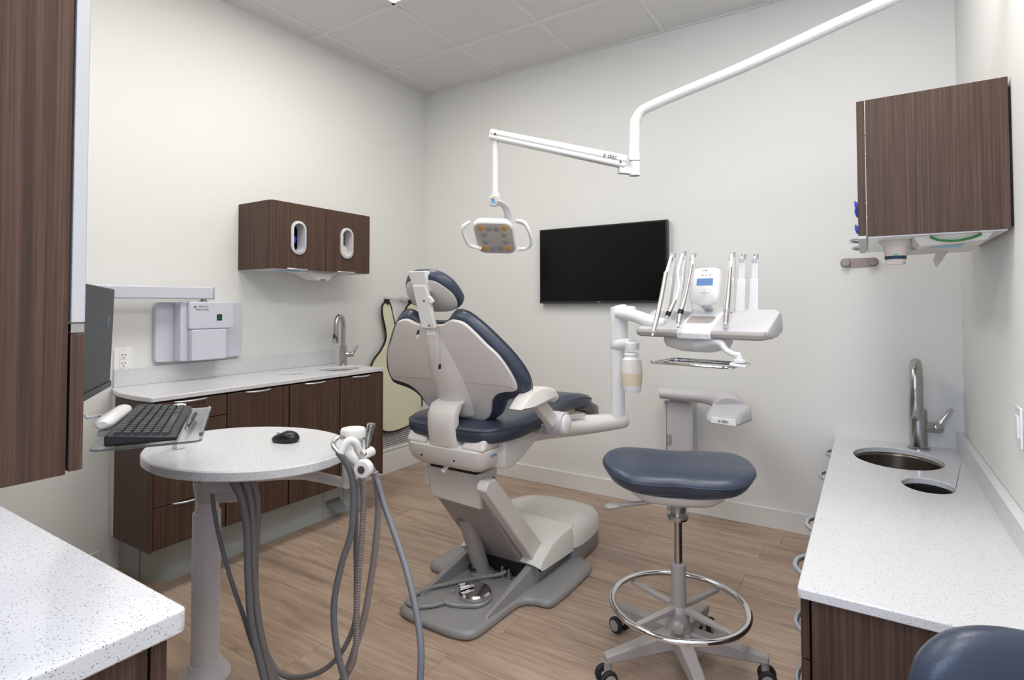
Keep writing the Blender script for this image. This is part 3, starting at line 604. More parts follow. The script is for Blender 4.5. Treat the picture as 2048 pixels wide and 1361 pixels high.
obj('hose', tube(nb(), [(1.783, -2.267, 0.778), (1.808, -2.262, 0.736), (1.858, -2.275, 0.662), (1.937, -2.305, 0.590), (2.010, -2.340, 0.527), (2.069, -2.371, 0.455), (2.102, -2.395, 0.391), (2.117, -2.419, 0.301)], 0.0088, 12, 6), 'hose3', s3)
def hose(pts, r_, m): obj('hose', tube(nb(), pts, r_, 12, 6), m, dt)
hose([(1.803, -2.266, 0.759), (1.803, -2.251, 0.673), (1.795, -2.252, 0.554), (1.780, -2.258, 0.434), (1.768, -2.274, 0.320), (1.739, -2.289, 0.216), (1.705, -2.307, 0.104)], 0.010, 'hose2')
hose([(1.724, -2.268, 0.724), (1.721, -2.264, 0.541), (1.719, -2.260, 0.389), (1.720, -2.268, 0.288), (1.690, -2.296, 0.203), (1.639, -2.327, 0.151), (1.558, -2.354, 0.121), (1.495, -2.371, 0.129), (1.442, -2.396, 0.219), (1.408, -2.409, 0.338), (1.406, -2.415, 0.462), (1.421, -2.421, 0.591), (1.409, -2.444, 0.680)], 0.0075, 'hose')
hose([(1.458, -2.437, 0.717), (1.469, -2.429, 0.663), (1.467, -2.427, 0.572), (1.460, -2.428, 0.465), (1.461, -2.424, 0.359), (1.486, -2.415, 0.228), (1.518, -2.392, 0.120), (1.540, -2.376, 0.061)], 0.0105, 'hose')
hose([(1.461, -2.459, 0.719), (1.472, -2.450, 0.655), (1.475, -2.445, 0.565), (1.476, -2.441, 0.460), (1.482, -2.433, 0.324), (1.502, -2.416, 0.189), (1.533, -2.405, 0.098)], 0.0105, 'hose')
hose([(1.456, -2.486, 0.718), (1.470, -2.475, 0.663), (1.479, -2.467, 0.588), (1.480, -2.463, 0.469), (1.485, -2.455, 0.320), (1.501, -2.441, 0.216), (1.533, -2.429, 0.112)], 0.0105, 'hose3')
hose([(1.324, -2.486, 0.687), (1.338, -2.487, 0.626), (1.362, -2.481, 0.538), (1.398, -2.466, 0.420), (1.427, -2.444, 0.313), (1.459, -2.432, 0.228), (1.499, -2.417, 0.158), (1.536, -2.391, 0.098)], 0.0065, 'hose3')
for px_, py_, z_ in ((474, 973, 1.66), (493, 968, 1.68), (505, 965, 1.70)): pass
for a_, b_ in (((1.444, -2.488, 0.732), (1.461, -2.482, 0.701)), ((1.449, -2.461, 0.732), (1.465, -2.456, 0.701)), ((1.447, -2.438, 0.729), (1.461, -2.434, 0.697))):
    obj('hose_cuff', tube(nb(), [a_, b_], 0.013, 14, 1, False), 'hose', dt)
# corrugation on the ribbed hose
b = nb(); P = ccurve([(1.783, -2.302, 0.765), (1.781, -2.289, 0.680), (1.772, -2.290, 0.532), (1.760, -2.293, 0.385), (1.755, -2.292, 0.252), (1.739, -2.300, 0.178)], 18, False)
for i in range(1, len(P) - 1):
    d = (P[i+1] - P[i-1]).normalized(); lathe(b, [(0.0086, -0.0014), (0.0098, 0), (0.0086, 0.0014)], P[i], d, 12)
obj('hose_ribs', b, 'hose2', s2)

# computer mouse
ms = thing('computer_mouse', 'black computer mouse on the oval table', 'mouse', (1.400, -2.282, 0.800))
mc_ = V(*(1.400, -2.282, 0.800)); md = V(0.95, 0.31, 0).normalized(); mn = V(-0.31, 0.95, 0).normalized()
b = nb(); prev = None; n = 24
for s, h in ((0.9, 0.001), (1.0, 0.008), (0.97, 0.018), (0.82, 0.028), (0.55, 0.034), (0.2, 0.036)):
    ring = []
    for i in range(n):
        t = 2*math.pi*i/n; c, s_ = math.cos(t), math.sin(t); c = math.copysign(abs(c)**0.8, c); s_ = math.copysign(abs(s_)**0.8, s_)
        ring.append(b.verts.new(mc_ + md*0.047*s*c + mn*0.030*s*s_ + V(0, 0, h*(1 - 0.22*c*(c > 0)*0 - 0.3*max(0, -c)*(h > 0.015)))))
    if prev:
        for i in range(n): b.faces.new((prev[i], prev[(i+1) % n], ring[(i+1) % n], ring[i]))
    else: b.faces.new(ring[::-1])
    prev = ring
b.faces.new(prev)
obj('mouse_body', b, 'black', ms, angle=60)
obj('scroll_wheel', lathe(nb(), [(0.006, -0.003), (0.007, 0), (0.006, 0.003)], mc_ - md*0.027 + V(0, 0, 0.025), mn), 'grey', ms)

# keyboard, its clear tray, pen and handset
kA, kB, kC_, kD = V(*(1.246, -2.666, 0.965)), V(*(1.368, -2.571, 0.965)), V(*(1.719, -2.795, 0.965)), V(*(1.630, -2.895, 0.965))
kc = (kA + kB + kC_ + kD)/4; kl = ((kC_ - kB) + (kD - kA)).normalized(); kw = V(-kl.y, kl.x, 0)
if kw.dot(kB - kA) < 0: kw = -kw
KL = ((kC_ - kB).length + (kD - kA).length)/2; KW = ((kB - kA).dot(kw) + (kC_ - kD).dot(kw))/2
kt = thing('keyboard_tray', 'clear plastic tray on a white post holding the keyboard', 'tray', kc - V(0, 0, 0.03))
obj('tray_plate', pad(nb(), rrect(KL + 0.03, KW + 0.075, 0.02), kc - V(0, 0, 0.024) + kw*0.012, kl, kw, (0, 0, 1), [(0, 0), (0, 0.005)]), 'clear', kt)
obj('tray_lip', tube(nb(), [kc - V(0, 0, 0.014) + kw*(KW/2 + 0.046) + kl*(KL*0.44), kc - V(0, 0, 0.014) + kw*(KW/2 + 0.046) - kl*(KL*0.44)], 0.005, 8, 1, False), 'clear', kt)
pf = V(*(1.188, -2.518, 0.800))
obj('tray_post', bx(nb(), pf.x - 0.014, pf.x + 0.014, pf.y - 0.014, pf.y + 0.014, 0.8005, kc.z - 0.024), 'white', kt, bevel=0.002)
obj('tray_bracket', bar(nb(), V(pf.x, pf.y, kc.z - 0.030), V(kc.x, kc.y, kc.z - 0.030), 0.03, 0.008), 'white', kt)
kb = thing('keyboard', 'black computer keyboard with dark grey keys beside the monitor', 'keyboard', kc)
def kpt(a, c, h): return kc + kl*a*KL/2 + kw*c*KW/2 + V(0, 0, h)
obj('keyboard_body', hexa(nb(), [kpt(-1, -1, -0.018), kpt(1, -1, -0.018), kpt(1, 1, -0.018), kpt(-1, 1, -0.018), kpt(-1, -1, 0.006), kpt(1, -1, 0.006), kpt(1, 1, -0.008), kpt(-1, 1, -0.008)]), 'keyb', kb, bevel=0.004)
km = {}
def keycap(a0, a1, c0, c1):
    p = [kpt(a0, c0, 0), kpt(a1, c0, 0), kpt(a1, c1, 0), kpt(a0, c1, 0)]
    zf = lambda c: 0.006 - 0.007*(c + 1)
    L_ = round((a1 - a0), 3), round((c1 - c0), 3)
    if L_ not in km:
        b = nb(); w_, h_ = (a1 - a0)*KL/4, (c1 - c0)*KW/4
        q = [(-w_, -h_), (w_, -h_), (w_, h_), (-w_, h_)]
        hexa(b, [kl*x + kw*y for x, y in q] + [kl*x*0.86 + kw*y*0.84 + V(0, 0, 0.006) for x, y in q]); me = bpy.data.meshes.new('key'); bmesh.ops.recalc_face_normals(b, faces=b.faces[:]); b.to_mesh(me); b.free(); me.materials.append(M['key']); km[L_] = me
    o = bpy.data.objects.new('key', km[L_]); COL.objects.link(o); o.parent = kb; o.location = kpt((a0 + a1)/2, (c0 + c1)/2, zf((c0 + c1)/2)) - root_loc(kb)
# long side is along kl (left end of the keyboard is at +kl, near the camera); rows go along kw
for row in range(6):
    c0 = -0.80 + row*0.265; c1 = c0 + 0.215
    if row == 5:
        segs = [(-0.93, -0.83), (-0.82, -0.74), (-0.73, -0.65), (-0.62, -0.5), (-0.49, -0.38), (-0.36, 0.28), (0.30, 0.42), (0.44, 0.56), (0.58, 0.7), (0.72, 0.9)]
    else:
        n = 18 if row else 15; st = 1.84/n; segs = [(-0.93 + st*i, -0.93 + st*(i + 0.76)) for i in range(n)]
    for s_ in segs: keycap(-s_[1], -s_[0], c0, c1)
obj('red_tab', bx(nb(), *(lambda p: (p.x - .012, p.x + .012, p.y - .012, p.y + .012, p.z - .004, p.z + .002))(V(*(1.549, -2.843, 0.935)))), 'red', kt)
# handset on the tray's left
h0, h1 = V(*(1.522, -2.861, 0.975)), V(*(1.338, -2.737, 0.975))
hs = thing('handset', 'white rounded handset lying left of the keyboard', 'handset', h0)
dd = (h1 - h0).normalized()
obj('grip', tube(nb(), [h0 - dd*0.004, h0 + dd*0.02, (h0 + h1)/2, h1 - dd*0.02, h1], [0.010, 0.021, 0.021, 0.020, 0.012], 16, 4, flat=0.75), 'white', hs)
obj('cradle', bar(nb(), h0 + dd*0.02 - V(0, 0, 0.025) + kw*0.01, h1 - dd*0.02 - V(0, 0, 0.025) + kw*0.01, 0.05, 0.014), 'grey', hs, bevel=0.003)
pn = thing('pen', 'black and silver pen lying in the tray right of the keyboard', 'pen', (1.621, -2.713, 0.957))
p0, p1 = V(*(1.651, -2.734, 0.958)), V(*(1.484, -2.625, 0.958))
obj('barrel', tube(nb(), [p0, p1], 0.0048, 10, 1, False), 'black', pn)
obj('clip', tube(nb(), [p0*0.9 + p1*0.1 + V(0, 0, 0.005), p0*0.6 + p1*0.4 + V(0, 0, 0.0052)], 0.0014, 6, 1, False), 'chrome', pn)
obj('tip', tube(nb(), [p0, p0 - (p1 - p0).normalized()*0.012], [0.0045, 0.0012], 10, 1, False), 'chrome', pn)
tag(obj('monitor_cable', tube(nb(), [(1.0, -3.1, 0.85), (1.173, -2.804, 0.942), (1.216, -2.777, 0.944), (1.263, -2.747, 0.947), kc + kl*0.1 - V(0, 0, 0.03)], 0.004, 8, 5), 'lav'), 'thin pale cable running behind the handset to the tray', 'cable')

# ================================================================ DENTAL CHAIR
dc = thing('dental_chair', 'dental chair with navy upholstery and pale shell, seen from behind', 'dental chair', (1.6, -1.3, 0))
OB = V(1.6, -1.66, 0.95); BU = V(1, 0, 0); BV = V(0, -0.45, 0.893).normalized(); BN = V(0, -0.893, -0.45).normalized()
half_w = [(0, .262), (.06, .262), (.1, .278), (.125, .283), (.17, .27), (.21, .228), (.245, .182), (.285, .135), (.315, .07), (.328, .01), (.315, -.02), (.27, -.03), (.225, -.045), (.19, -.08), (.17, -.13), (.14, -.17), (.09, -.185), (0, -.185)]
half_o = [(0, .25), (.05, .252), (.09, .284), (.125, .302), (.175, .288), (.225, .243), (.275, .183), (.325, .113), (.358, .04), (.361, -.02), (.34, -.058), (.26, -.082), (.225, -.105), (.20, -.145), (.165, -.185), (.1, -.208), (0, -.21)]
def chaikin(pts, k=3):
    for _ in range(k):
        out = []
        for i in range(len(pts)):
            a, c = pts[i], pts[(i+1) % len(pts)]
            out += [(a[0]*.75 + c[0]*.25, a[1]*.75 + c[1]*.25), (a[0]*.25 + c[0]*.75, a[1]*.25 + c[1]*.75)]
        pts = out
    return pts
def sym(h): return [(a, c) for a, c in h] + [(-a, c) for a, c in h[-2:0:-1]]
def smooth2(pts, k=4): return [(p.x, p.y) for p in ccurve([V(a, c, 0) for a, c in pts], k)]
so, swp = smooth2(sym(half_o)), smooth2(sym(half_w))
obj('backrest_cushion', pad(nb(), so, OB, BU, BV, BN, [(0.03, -0.064), (0.012, -0.057), (0.002, -0.043), (0.0, -0.028), (0.006, -0.012), (0.018, 0.0)]), 'navy', dc, angle=70)
obj('backrest_shell', pad(nb(), swp, OB, BU, BV, BN, [(0.004, -0.004), (0.0, 0.004), (0.004, 0.012), (0.03, 0.016)]), 'warm', dc, angle=50)
# spine: raised ridge on the shell
b = nb(); prev = None
for v_, hw, hh in ((.235, .035, .003), (.20, .042, .016), (.12, .060, .026), (.02, .078, .034), (-.07, .084, .038), (-.13, .082, .032), (-.155, .078, .022)):
    ring = []
    for i in range(13):
        t = -1 + i/6; ring.append(b.verts.new(OB + BU*hw*t*(1 if abs(t) < 1 else 1.12) + BV*v_ + BN*(0.014 + hh*(1 - abs(t)**2.6))))
    if prev:
        for i in range(12): b.faces.new((prev[i], prev[i+1], ring[i+1], ring[i]))
    else: b.faces.new(ring[::-1])
    prev = ring
b.faces.new(prev)
obj('spine_ridge', b, 'warm', dc, angle=60)
# piping seam along the cushion's side
P = [OB + BU*a + BV*c + BN*(-0.043) for a, c in inset(so, -0.001)]; P.append(P[0])
obj('backrest_piping', tube(nb(), P, 0.0022, 6, 1, False), 'navy', dc)
# hinge strap
b = nb(); prev = None
for (y_, z_, hw) in ((-1.655, .868, .069), (-1.70, .855, .070), (-1.722, .815, .070), (-1.722, .765, .070), (-1.712, .72, .072), (-1.706, .690, .075)):
    ring = [b.verts.new((1.6 + sx*hw, y_ + oy, z_)) for sx, oy in ((-1, .03), (-1, .006), (-.92, -.002), (-.5, -.008), (.5, -.008), (.92, -.002), (1, .006), (1, .03))]
    if prev:
        for i in range(8): b.faces.new((prev[i], prev[(i+1) % 8], ring[(i+1) % 8], ring[i]))
    else: b.faces.new(ring[::-1])
    prev = ring
b.faces.new(prev)
obj('hinge_cover', b, 'warm', dc, angle=60)
# headrest
HO = V(1.6, -1.778, 1.288); HV = V(0, -0.70, 0.714).normalized(); HN = V(0, -0.714, -0.70).normalized()
hh_ = [(0, .112), (.05, .108), (.090, .084), (.117, .045), (.126, .0), (.120, -.045), (.092, -.075), (.05, -.088), (0, -.09)]
hp_ = smooth2(sym(hh_))
obj('headrest_cushion', pad(nb(), hp_, HO, BU, HV, HN, [(0.045, -0.062), (0.018, -0.056), (0.003, -0.042), (0.0, -0.026), (0.006, -0.008), (0.016, 0.0)]), 'navy', dc, angle=70)
hw_ = smooth2(sym([(0, .092), (.055, .088), (.085, .068), (.110, .03), (.118, -.005), (.110, -.042), (.085, -.066), (.04, -.078), (0, -.080)]))
obj('headrest_shell', pad(nb(), hw_, HO, BU, HV, HN, [(0.004, -0.004), (0.0, 0.003), (0.01, 0.010)]), 'warm', dc, angle=50)
# headrest glide bar and brackets
g0, g1 = V(1.6, -1.842, 1.335), V(1.6, -1.788, 1.166); gd = (g1 - g0).normalized()
gb = obj('headrest_bar', bar(nb(), g0, g1, 0.068, 0.022, (0, -1, 0)), 'white', dc, bevel=0.006, seg=3)
for q, s_ in ((0.35, 0.012), (0.92, 0.012)):
    c = g0 + (g1 - g0)*q + V(s_, 0, 0); obj('screw', cyl(nb(), c + V(0, -0.010, -0.003), 0.0035, 0.003, (0, -1, -0.3), 10), 'ink', gb)
obj('headrest_bracket', hexa(nb(), [(1.565, -1.845, 1.325), (1.635, -1.845, 1.325), (1.635, -1.80, 1.30), (1.565, -1.80, 1.30), (1.555, -1.868, 1.385), (1.645, -1.868, 1.385), (1.645, -1.835, 1.385), (1.555, -1.835, 1.385)]), 'white', dc, bevel=0.004)
obj('adjust_lever', bar(nb(), g0 + (g1 - g0)*0.28 + V(0.032, -0.004, 0), g0 + (g1 - g0)*0.42 + V(0.048, -0.004, 0), 0.02, 0.014, (0, -1, 0)), 'white', dc, bevel=0.004)
obj('headrest_mount', bar(nb(), g1 + V(0, 0.012, 0.01), g1 + V(0, 0.012, -0.03), 0.042, 0.012, (0, -1, 0)), 'white', dc, bevel=0.002)
# seat cushion, outline in plan
sh_ = [(0, -1.712), (.10, -1.71), (.19, -1.69), (.245, -1.63), (.27, -1.53), (.268, -1.40), (.25, -1.27), (.215, -1.15), (.20, -1.0), (.20, -.85), (.19, -.72), (.15, -.63), (0, -.615)]
sp = smooth2(sym(sh_))
def seatz(P):
    d = 0.0
    if P.y > -0.95: d -= 0.45*(P.y + 0.95)**2*1.0
    if P.y < -1.4: d += 0.0
    return V(P.x, P.y, P.z + d + (0.028*max(0, (P.y + 1.7)) if P.y < -1.0 else 0.0196))
obj('seat_cushion', pad(nb(), sp, (1.6, 0, 0.765), (1, 0, 0), (0, 1, 0), (0, 0, 1), [(0.02, -0.052), (0.006, -0.045), (0.0, -0.02), (0.002, 0.0), (0.016, 0.014), (0.045, 0.020), (0.09, 0.018)], seatz), 'navy', dc, angle=70)
obj('seat_seam', tube(nb(), [seatz(V(1.6 + a, c, 0.766)) for a, c in inset(sp, -0.0005)] , 0.002, 6, 1, False), 'navy', dc)
obj('seat_cross_seam', tube(nb(), [seatz(V(x, -1.16 + 0.25*(x - 1.6)**2, 0.784)) for x in (1.43, 1.5, 1.6, 1.7, 1.79)], 0.002, 6, 3), 'navy', dc)
# toe cover of smoked clear plastic
b = nb()
tcp = smooth2(sym([(0, -.80), (.12, -.80), (.18, -.79), (.19, -.70), (.185, -.62), (.165, -.545), (.12, -.515), (0, -.51)]))
def toez(P): return V(P.x, P.y, P.z - 0.30*max(0, P.y + 0.80))
obj('toe_cover', pad(b, tcp, (1.6, 0, 0.757), (1, 0, 0), (0, 1, 0), (0, 0, 1), [(0.004, -0.052), (0.0, -0.045), (0.0, 0.0), (0.012, 0.012), (0.03, 0.014)], toez), 'smoke', dc, angle=60)
obj('legrest_frame', pad(nb(), [(a*0.9, c) for a, c in tcp], (1.6, 0, 0.70), (1, 0, 0), (0, 1, 0), (0, 0, 1), [(0.0, -0.012), (0.0, 0.0)], toez), 'cream', dc)
# seat pan and upper frame
b = nb()
b = nb(); prev = None
for hw, y0_, y1_, z_ in ((.160, -1.675, -1.58, .598), (.186, -1.700, -1.58, .618), (.199, -1.712, -1.58, .655), (.202, -1.714, -1.58, .690)):
    ring = [b.verts.new((1.6 + px_, py_, z_)) for px_, py_ in ((-hw, y1_), (-hw, y0_ + .035), (-hw + .012, y0_ + .012), (-hw + .035, y0_), (hw - .035, y0_), (hw - .012, y0_ + .012), (hw, y0_ + .035), (hw, y1_))]
    if prev:
        for q in range(8): b.faces.new((prev[q], prev[(q+1) % 8], ring[(q+1) % 8], ring[q]))
    else: b.faces.new(ring[::-1])
    prev = ring
b.faces.new(prev)
obj('rear_cover', b, 'warm', dc, bevel=0.008, seg=3)
for X0, X1 in ((1.399, 1.512), (1.688, 1.801)):
    obj('cover_shoulder', hexa(nb(), [(X0, -1.712, .688), (X1, -1.712, .688), (X1, -1.60, .688), (X0, -1.60, .688), (X0 + .006, -1.685, .738), (X1 - .004, -1.685, .738), (X1 - .004, -1.60, .742), (X0 + .006, -1.60, .742)]), 'warm', dc, bevel=0.014, seg=4)
obj('cover_centre', hexa(nb(), [(1.508, -1.708, .686), (1.692, -1.708, .686), (1.692, -1.60, .686), (1.508, -1.60, .686), (1.508, -1.675, .710), (1.692, -1.675, .710), (1.692, -1.60, .715), (1.508, -1.60, .715)]), 'white', dc, bevel=0.006)
obj('frame_gap_shade', bx(nb(), 1.47, 1.71, -1.63, -1.45, .572, .602), 'dark', dc)  # dark block under the rear cover, its colour stands in for gap shade
for x_ in (1.49, 1.66): obj('screw', cyl(nb(), (x_, -1.7085, .640), 0.004, 0.003, (0, -1, 0.1), 10), 'ink', dc)
obj('frame_bracket', bx(nb(), 1.412, 1.440, -1.60, -1.55, .475, .565), 'warm', dc, bevel=0.004)
for sx in (-1, 1):
    pp = [(-1.597, .735), (-1.597, .602), (-1.54, .598), (-1.46, .618), (-1.36, .660), (-1.27, .705), (-1.20, .750), (-1.20, .768), (-1.35, .764), (-1.5, .756)]
    if sx == 1: X0, X1 = 1.745, 1.826
    else: X0, X1 = 1.374, 1.455
    obj('side_cover', prism(nb(), pp[::-1], (0, 0, 0), (0, 1, 0), (0, 0, 1), (1, 0, 0), X0, X1), 'warm', dc, bevel=0.012, seg=3)
obj('seat_frame', hexa(nb(), [(1.456, -1.54, .59), (1.744, -1.54, .59), (1.744, -0.8, .69), (1.456, -0.8, .69), (1.456, -1.54, .735), (1.744, -1.54, .735), (1.744, -0.8, .735), (1.456, -0.8, .735)]), 'warm', dc)
text('logo', 'a·dec', 0.022, V(1.8035, -1.64, .668), (0, 1, 0), (0, 0, 1), 'blu', dc)
# pivot box and scissor link
obj('upper_box', hexa(nb(), [(1.455, -1.605, .435), (1.712, -1.605, .425), (1.712, -1.50, .42), (1.455, -1.50, .43), (1.440, -1.622, .578), (1.728, -1.622, .572), (1.728, -1.50, .585), (1.440, -1.50, .585)]), 'warm', dc, bevel=0.006)
obj('latch', bar(nb(), (1.585, -1.65, .603), (1.575, -1.68, .575), 0.022, 0.01), 'white', dc, bevel=0.002)
obj('lift_arm', hexa(nb(), [(1.47, -1.315, .10), (1.735, -1.315, .10), (1.735, -1.24, .14), (1.47, -1.24, .14), (1.458, -1.598, .45), (1.735, -1.598, .45), (1.735, -1.53, .55), (1.458, -1.53, .55)]), 'taupe', dc, bevel=0.008)
lp = [(-1.672, .53), (-1.665, .552), (-1.648, .565), (-1.60, .562), (-1.585, .545), (-1.20, .145), (-1.19, .10), (-1.215, .085), (-1.26, .083), (-1.30, .115)]
for X0, X1 in ((1.738, 1.788),):
    obj('lift_arm_cover', prism(nb(), lp[::-1], (0, 0, 0), (0, 1, 0), (0, 0, 1), (1, 0, 0), X0, X1), 'warm', dc, bevel=0.006)
obj('piston', tube(nb(), [(1.553, -1.372, .055), (1.53, -1.46, .32)], 0.038, 20, 1, False), 'taupe', dc)
obj('piston_seat', lathe(nb(), [(0.056, 0.03), (0.056, 0.05), (0.042, 0.058)], (1.553, -1.372, 0)), 'base', dc)
obj('cable_port', lathe(nb(), [(0.0, 0.0345), (0.028, 0.0345), (0.029, 0.041), (0.034, 0.041), (0.036, 0.034)], (1.532, -1.392, 0.036)), 'dark', dc)
# base plate
bp_ = [(0, -1.79), (.12, -1.79), (.185, -1.765), (.20, -1.70), (.205, -1.53), (.215, -1.455), (.25, -1.425), (.31, -1.42), (.34, -1.39), (.345, -1.1), (.335, -1.0), (.29, -.975), (.25, -.955), (.23, -.90), (.2, -.88), (0, -.88)]
bpp = chaikin(sym(bp_), 2)
obj('base_plate', pad(nb(), bpp, (1.6, 0, 0), (1, 0, 0), (0, 1, 0), (0, 0, 1), [(0.012, 0.0), (0.004, 0.004), (0.0, 0.014), (0.008, 0.030), (0.022, 0.034)]), 'base', dc, angle=60)
for sx in (-1, 1):
    X = 1.6 + sx*0.165
    obj('base_rail', hexa(nb(), [(X - .014, -1.66, .03), (X + .022*1, -1.66, .03), (X + .04, -1.30, .03), (X - .02, -1.30, .03), (X - .005, -1.655, .040), (X + .008, -1.655, .040), (X + .024, -1.30, .115), (X - .008, -1.30, .115)]), 'base', dc, bevel=0.008, seg=3)
obj('base_block', bx(nb(), 1.395, 1.805, -1.305, -0.95, .03, .10), 'base', dc, bevel=0.012, seg=3)
obj('recess_shade_slab', bx(nb(), 1.46, 1.74, -1.312, -1.29, .036, .10), 'dark', dc)  # solid dark slab on the block's rear face, painted as a shaded recess
for X, Y in ((1.50, -1.33), (1.64, -1.335), (1.68, -1.34)): obj('valve', lathe(nb(), [(0.013, 0.034), (0.013, 0.06), (0.008, 0.062), (0.008, 0.08)], (X, Y, 0)), 'nickel', dc)
obj('base_bolt', cyl(nb(), (1.806, -1.28, .085), 0.011, 0.003, (1, 0, 0), 14), 'ink', dc)
# base covers (rear + front dome)
cp = [(-1.30, .095), (-1.335, .12), (-1.30, .150), (-1.22, .185), (-1.12, .197), (-1.02, .20), (-1.015, .075)]
b = nb(); prev = None
for x_, dz, in ((1.400, -0.02), (1.404, -0.008), (1.43, 0.0), (1.6, 0.008), (1.80, 0.0), (1.834, -0.008), (1.838, -0.02)):
    ring = [b.verts.new((x_, y_ + (0.012 if x_ in (1.400, 1.838) and y_ < -1.3 else 0), z_ + (dz if z_ > 0.1 else 0))) for y_, z_ in cp]
    if prev:
        for i in range(len(cp)): b.faces.new((prev[i], prev[(i+1) % len(cp)], ring[(i+1) % len(cp)], ring[i]))
    else: b.faces.new(ring[::-1])
    prev = ring
b.faces.new(prev)
obj('base_cover', b, 'cream', dc, angle=50, bevel=0.004)
fp = smooth2(sym([(0, -1.012), (.15, -1.012), (.225, -1.01), (.248, -.98), (.256, -.88), (.245, -.75), (.205, -.65), (.12, -.595), (0, -.58)]))
def dome(P):
    t = max(0, (P.y + 1.0)/0.42); return V(P.x, P.y, P.z - (0.035*t*t if P.z > 0.1 else 0))
obj('front_cover', pad(nb(), fp, (1.6, 0, 0), (1, 0, 0), (0, 1, 0), (0, 0, 1), [(0.0, 0.085), (0.0, 0.135), (0.008, 0.165), (0.028, 0.188), (0.065, 0.198), (0.12, 0.202)], dome), 'cream', dc, angle=70)
obj('front_base', pad(nb(), inset(fp, 0.004), (1.6, 0, 0), (1, 0, 0), (0, 1, 0), (0, 0, 1), [(0.01, 0.0), (0.0, 0.01), (0.0, 0.084)]), 'base', dc, angle=60)
# right armrest
am = smooth2([(-1.70, .885), (-1.655, .915), (-1.60, .932), (-1.52, .932), (-1.455, .915), (-1.425, .888), (-1.43, .868), (-1.455, .862), (-1.475, .875), (-1.53, .868), (-1.60, .862), (-1.66, .862), (-1.71, .868)], 4)
obj('armrest_pad', pad(nb(), am, (1.915, 0, 0), (0, 1, 0), (0, 0, 1), (1, 0, 0), [(0.008, 0.0), (0.0, 0.010), (0.0, 0.055), (0.008, 0.066)]), 'warm', dc, angle=60)
obj('armrest_arm', bar(nb(), (1.925, -1.53, .885), (1.925, -1.385, .765), 0.032, 0.062, (0, 0, 1)), 'warm', dc, bevel=0.006, seg=3)
obj('armrest_pivot', lathe(nb(), [(0.044, -0.075), (0.050, -0.07), (0.050, -0.002), (0.046, 0.0)], (1.965, -1.34, .752), (1, 0, 0)), 'grey', dc)
obj('pivot_cap', lathe(nb(), [(0.040, 0.0), (0.040, 0.006), (0.036, 0.009), (0.0, 0.010)], (1.965, -1.34, .752), (1, 0, 0)), 'white', dc)
obj('armrest_bracket', bx(nb(), 1.80, 1.90, -1.37, -1.30, .705, .745), 'taupe', dc, bevel=0.004)

# bib chain
bc = thing('bib_chain', 'thin metal bib chain with two clips hanging behind the chair back', 'chain', (1.672, -1.817, 1.171))
ch = [(1.659, -1.813, 1.186), (1.677, -1.819, 1.153), (1.674, -1.813, 1.086), (1.670, -1.808, 1.028)]
b = nb(); P = ccurve(ch, 14, False)
for p in P: lathe(b, [(0.0, -0.0018), (0.0016, -0.001), (0.0016, 0.001), (0.0, 0.0018)], p, (0, 0, 1), 6)
tube(b, ch, 0.0007, 5, 6); o = obj('bead_chain', b, 'nickel', bc)
tube_b = nb(); tube(tube_b, [(1.613, -1.843, 1.181), (1.611, -1.855, 1.168), (1.606, -1.858, 1.156)], 0.001, 6, 4); tube(tube_b, [(1.613, -1.843, 1.181), (1.630, -1.826, 1.186), (1.659, -1.813, 1.186)], 0.001, 6, 4); obj('neck_chain', tube_b, 'nickel', bc)
def clip(p0, p1, m0):
    p0, p1 = V(*p0), V(*p1); d = p1 - p0
    obj('clip_grip', bar(nb(), p0, p0 + d*0.42, 0.008, 0.006, (0, -1, 0)), m0, bc)
    b = nb(); bar(b, p0 + d*0.4, p1 + V(-0.002, 0, 0), 0.009, 0.002, (0, -1, 0.2), 0.004); bar(b, p0 + d*0.4 + V(0.004, 0, 0), p1 + V(0.004, -0.003, 0.006), 0.008, 0.002, (0.5, -1, 0.2), 0.004)
    obj('clip_jaws', b, 'nickel', bc)
clip((1.606, -1.858, 1.160), (1.606, -1.869, 1.121), 'black'); clip((1.670, -1.808, 1.030), (1.669, -1.813, 0.987), 'black')

# foot control and its cable
fcn = thing('foot_control', 'round chrome foot control disc resting on the chair base', 'foot pedal', (1.645, -1.565, 0.034))
obj('pedal_base', pad(nb(), smooth2([(1.55, -1.63), (1.565, -1.66), (1.61, -1.665), (1.70, -1.62), (1.722, -1.56), (1.70, -1.505), (1.64, -1.495), (1.585, -1.53)]), (0, 0, 0), (1, 0, 0), (0, 1, 0), (0, 0, 1), [(0.004, 0.034), (0.0, 0.038), (0.0, 0.046), (0.005, 0.050)]), 'base', fcn)
obj('pedal_disc', lathe(nb(), [(0.055, 0.048), (0.066, 0.052), (0.068, 0.066), (0.062, 0.074), (0.03, 0.077), (0.0, 0.078)], (1.650, -1.558, 0), seg=40), 'chrome', fcn)
obj('pedal_toggle', bar(nb(), (1.60, -1.60, .085), (1.635, -1.545, .088), 0.034, 0.014), 'chrome', fcn, bevel=0.004)
obj('pedal_knob', lathe(nb(), [(0.008, 0.05), (0.009, 0.062), (0.0, 0.066)], (1.57, -1.60, 0)), 'chrome', fcn)
cb = [(1.585, -1.64, .046), (1.555, -1.70, .044), (1.50, -1.745, .043), (1.445, -1.74, .043), (1.43, -1.68, .043), (1.45, -1.60, .043), (1.50, -1.53, .046), (1.57, -1.43, .046), (1.64, -1.36, .052), (1.66, -1.335, .06)]
obj('control_cable', tube(nb(), cb, 0.0085, 10, 6), 'base', fcn)
cb2 = [(x + 0.006, y + (0.017 if y < -1.65 else 0.0), z) for x, y, z in cb[1:8]]

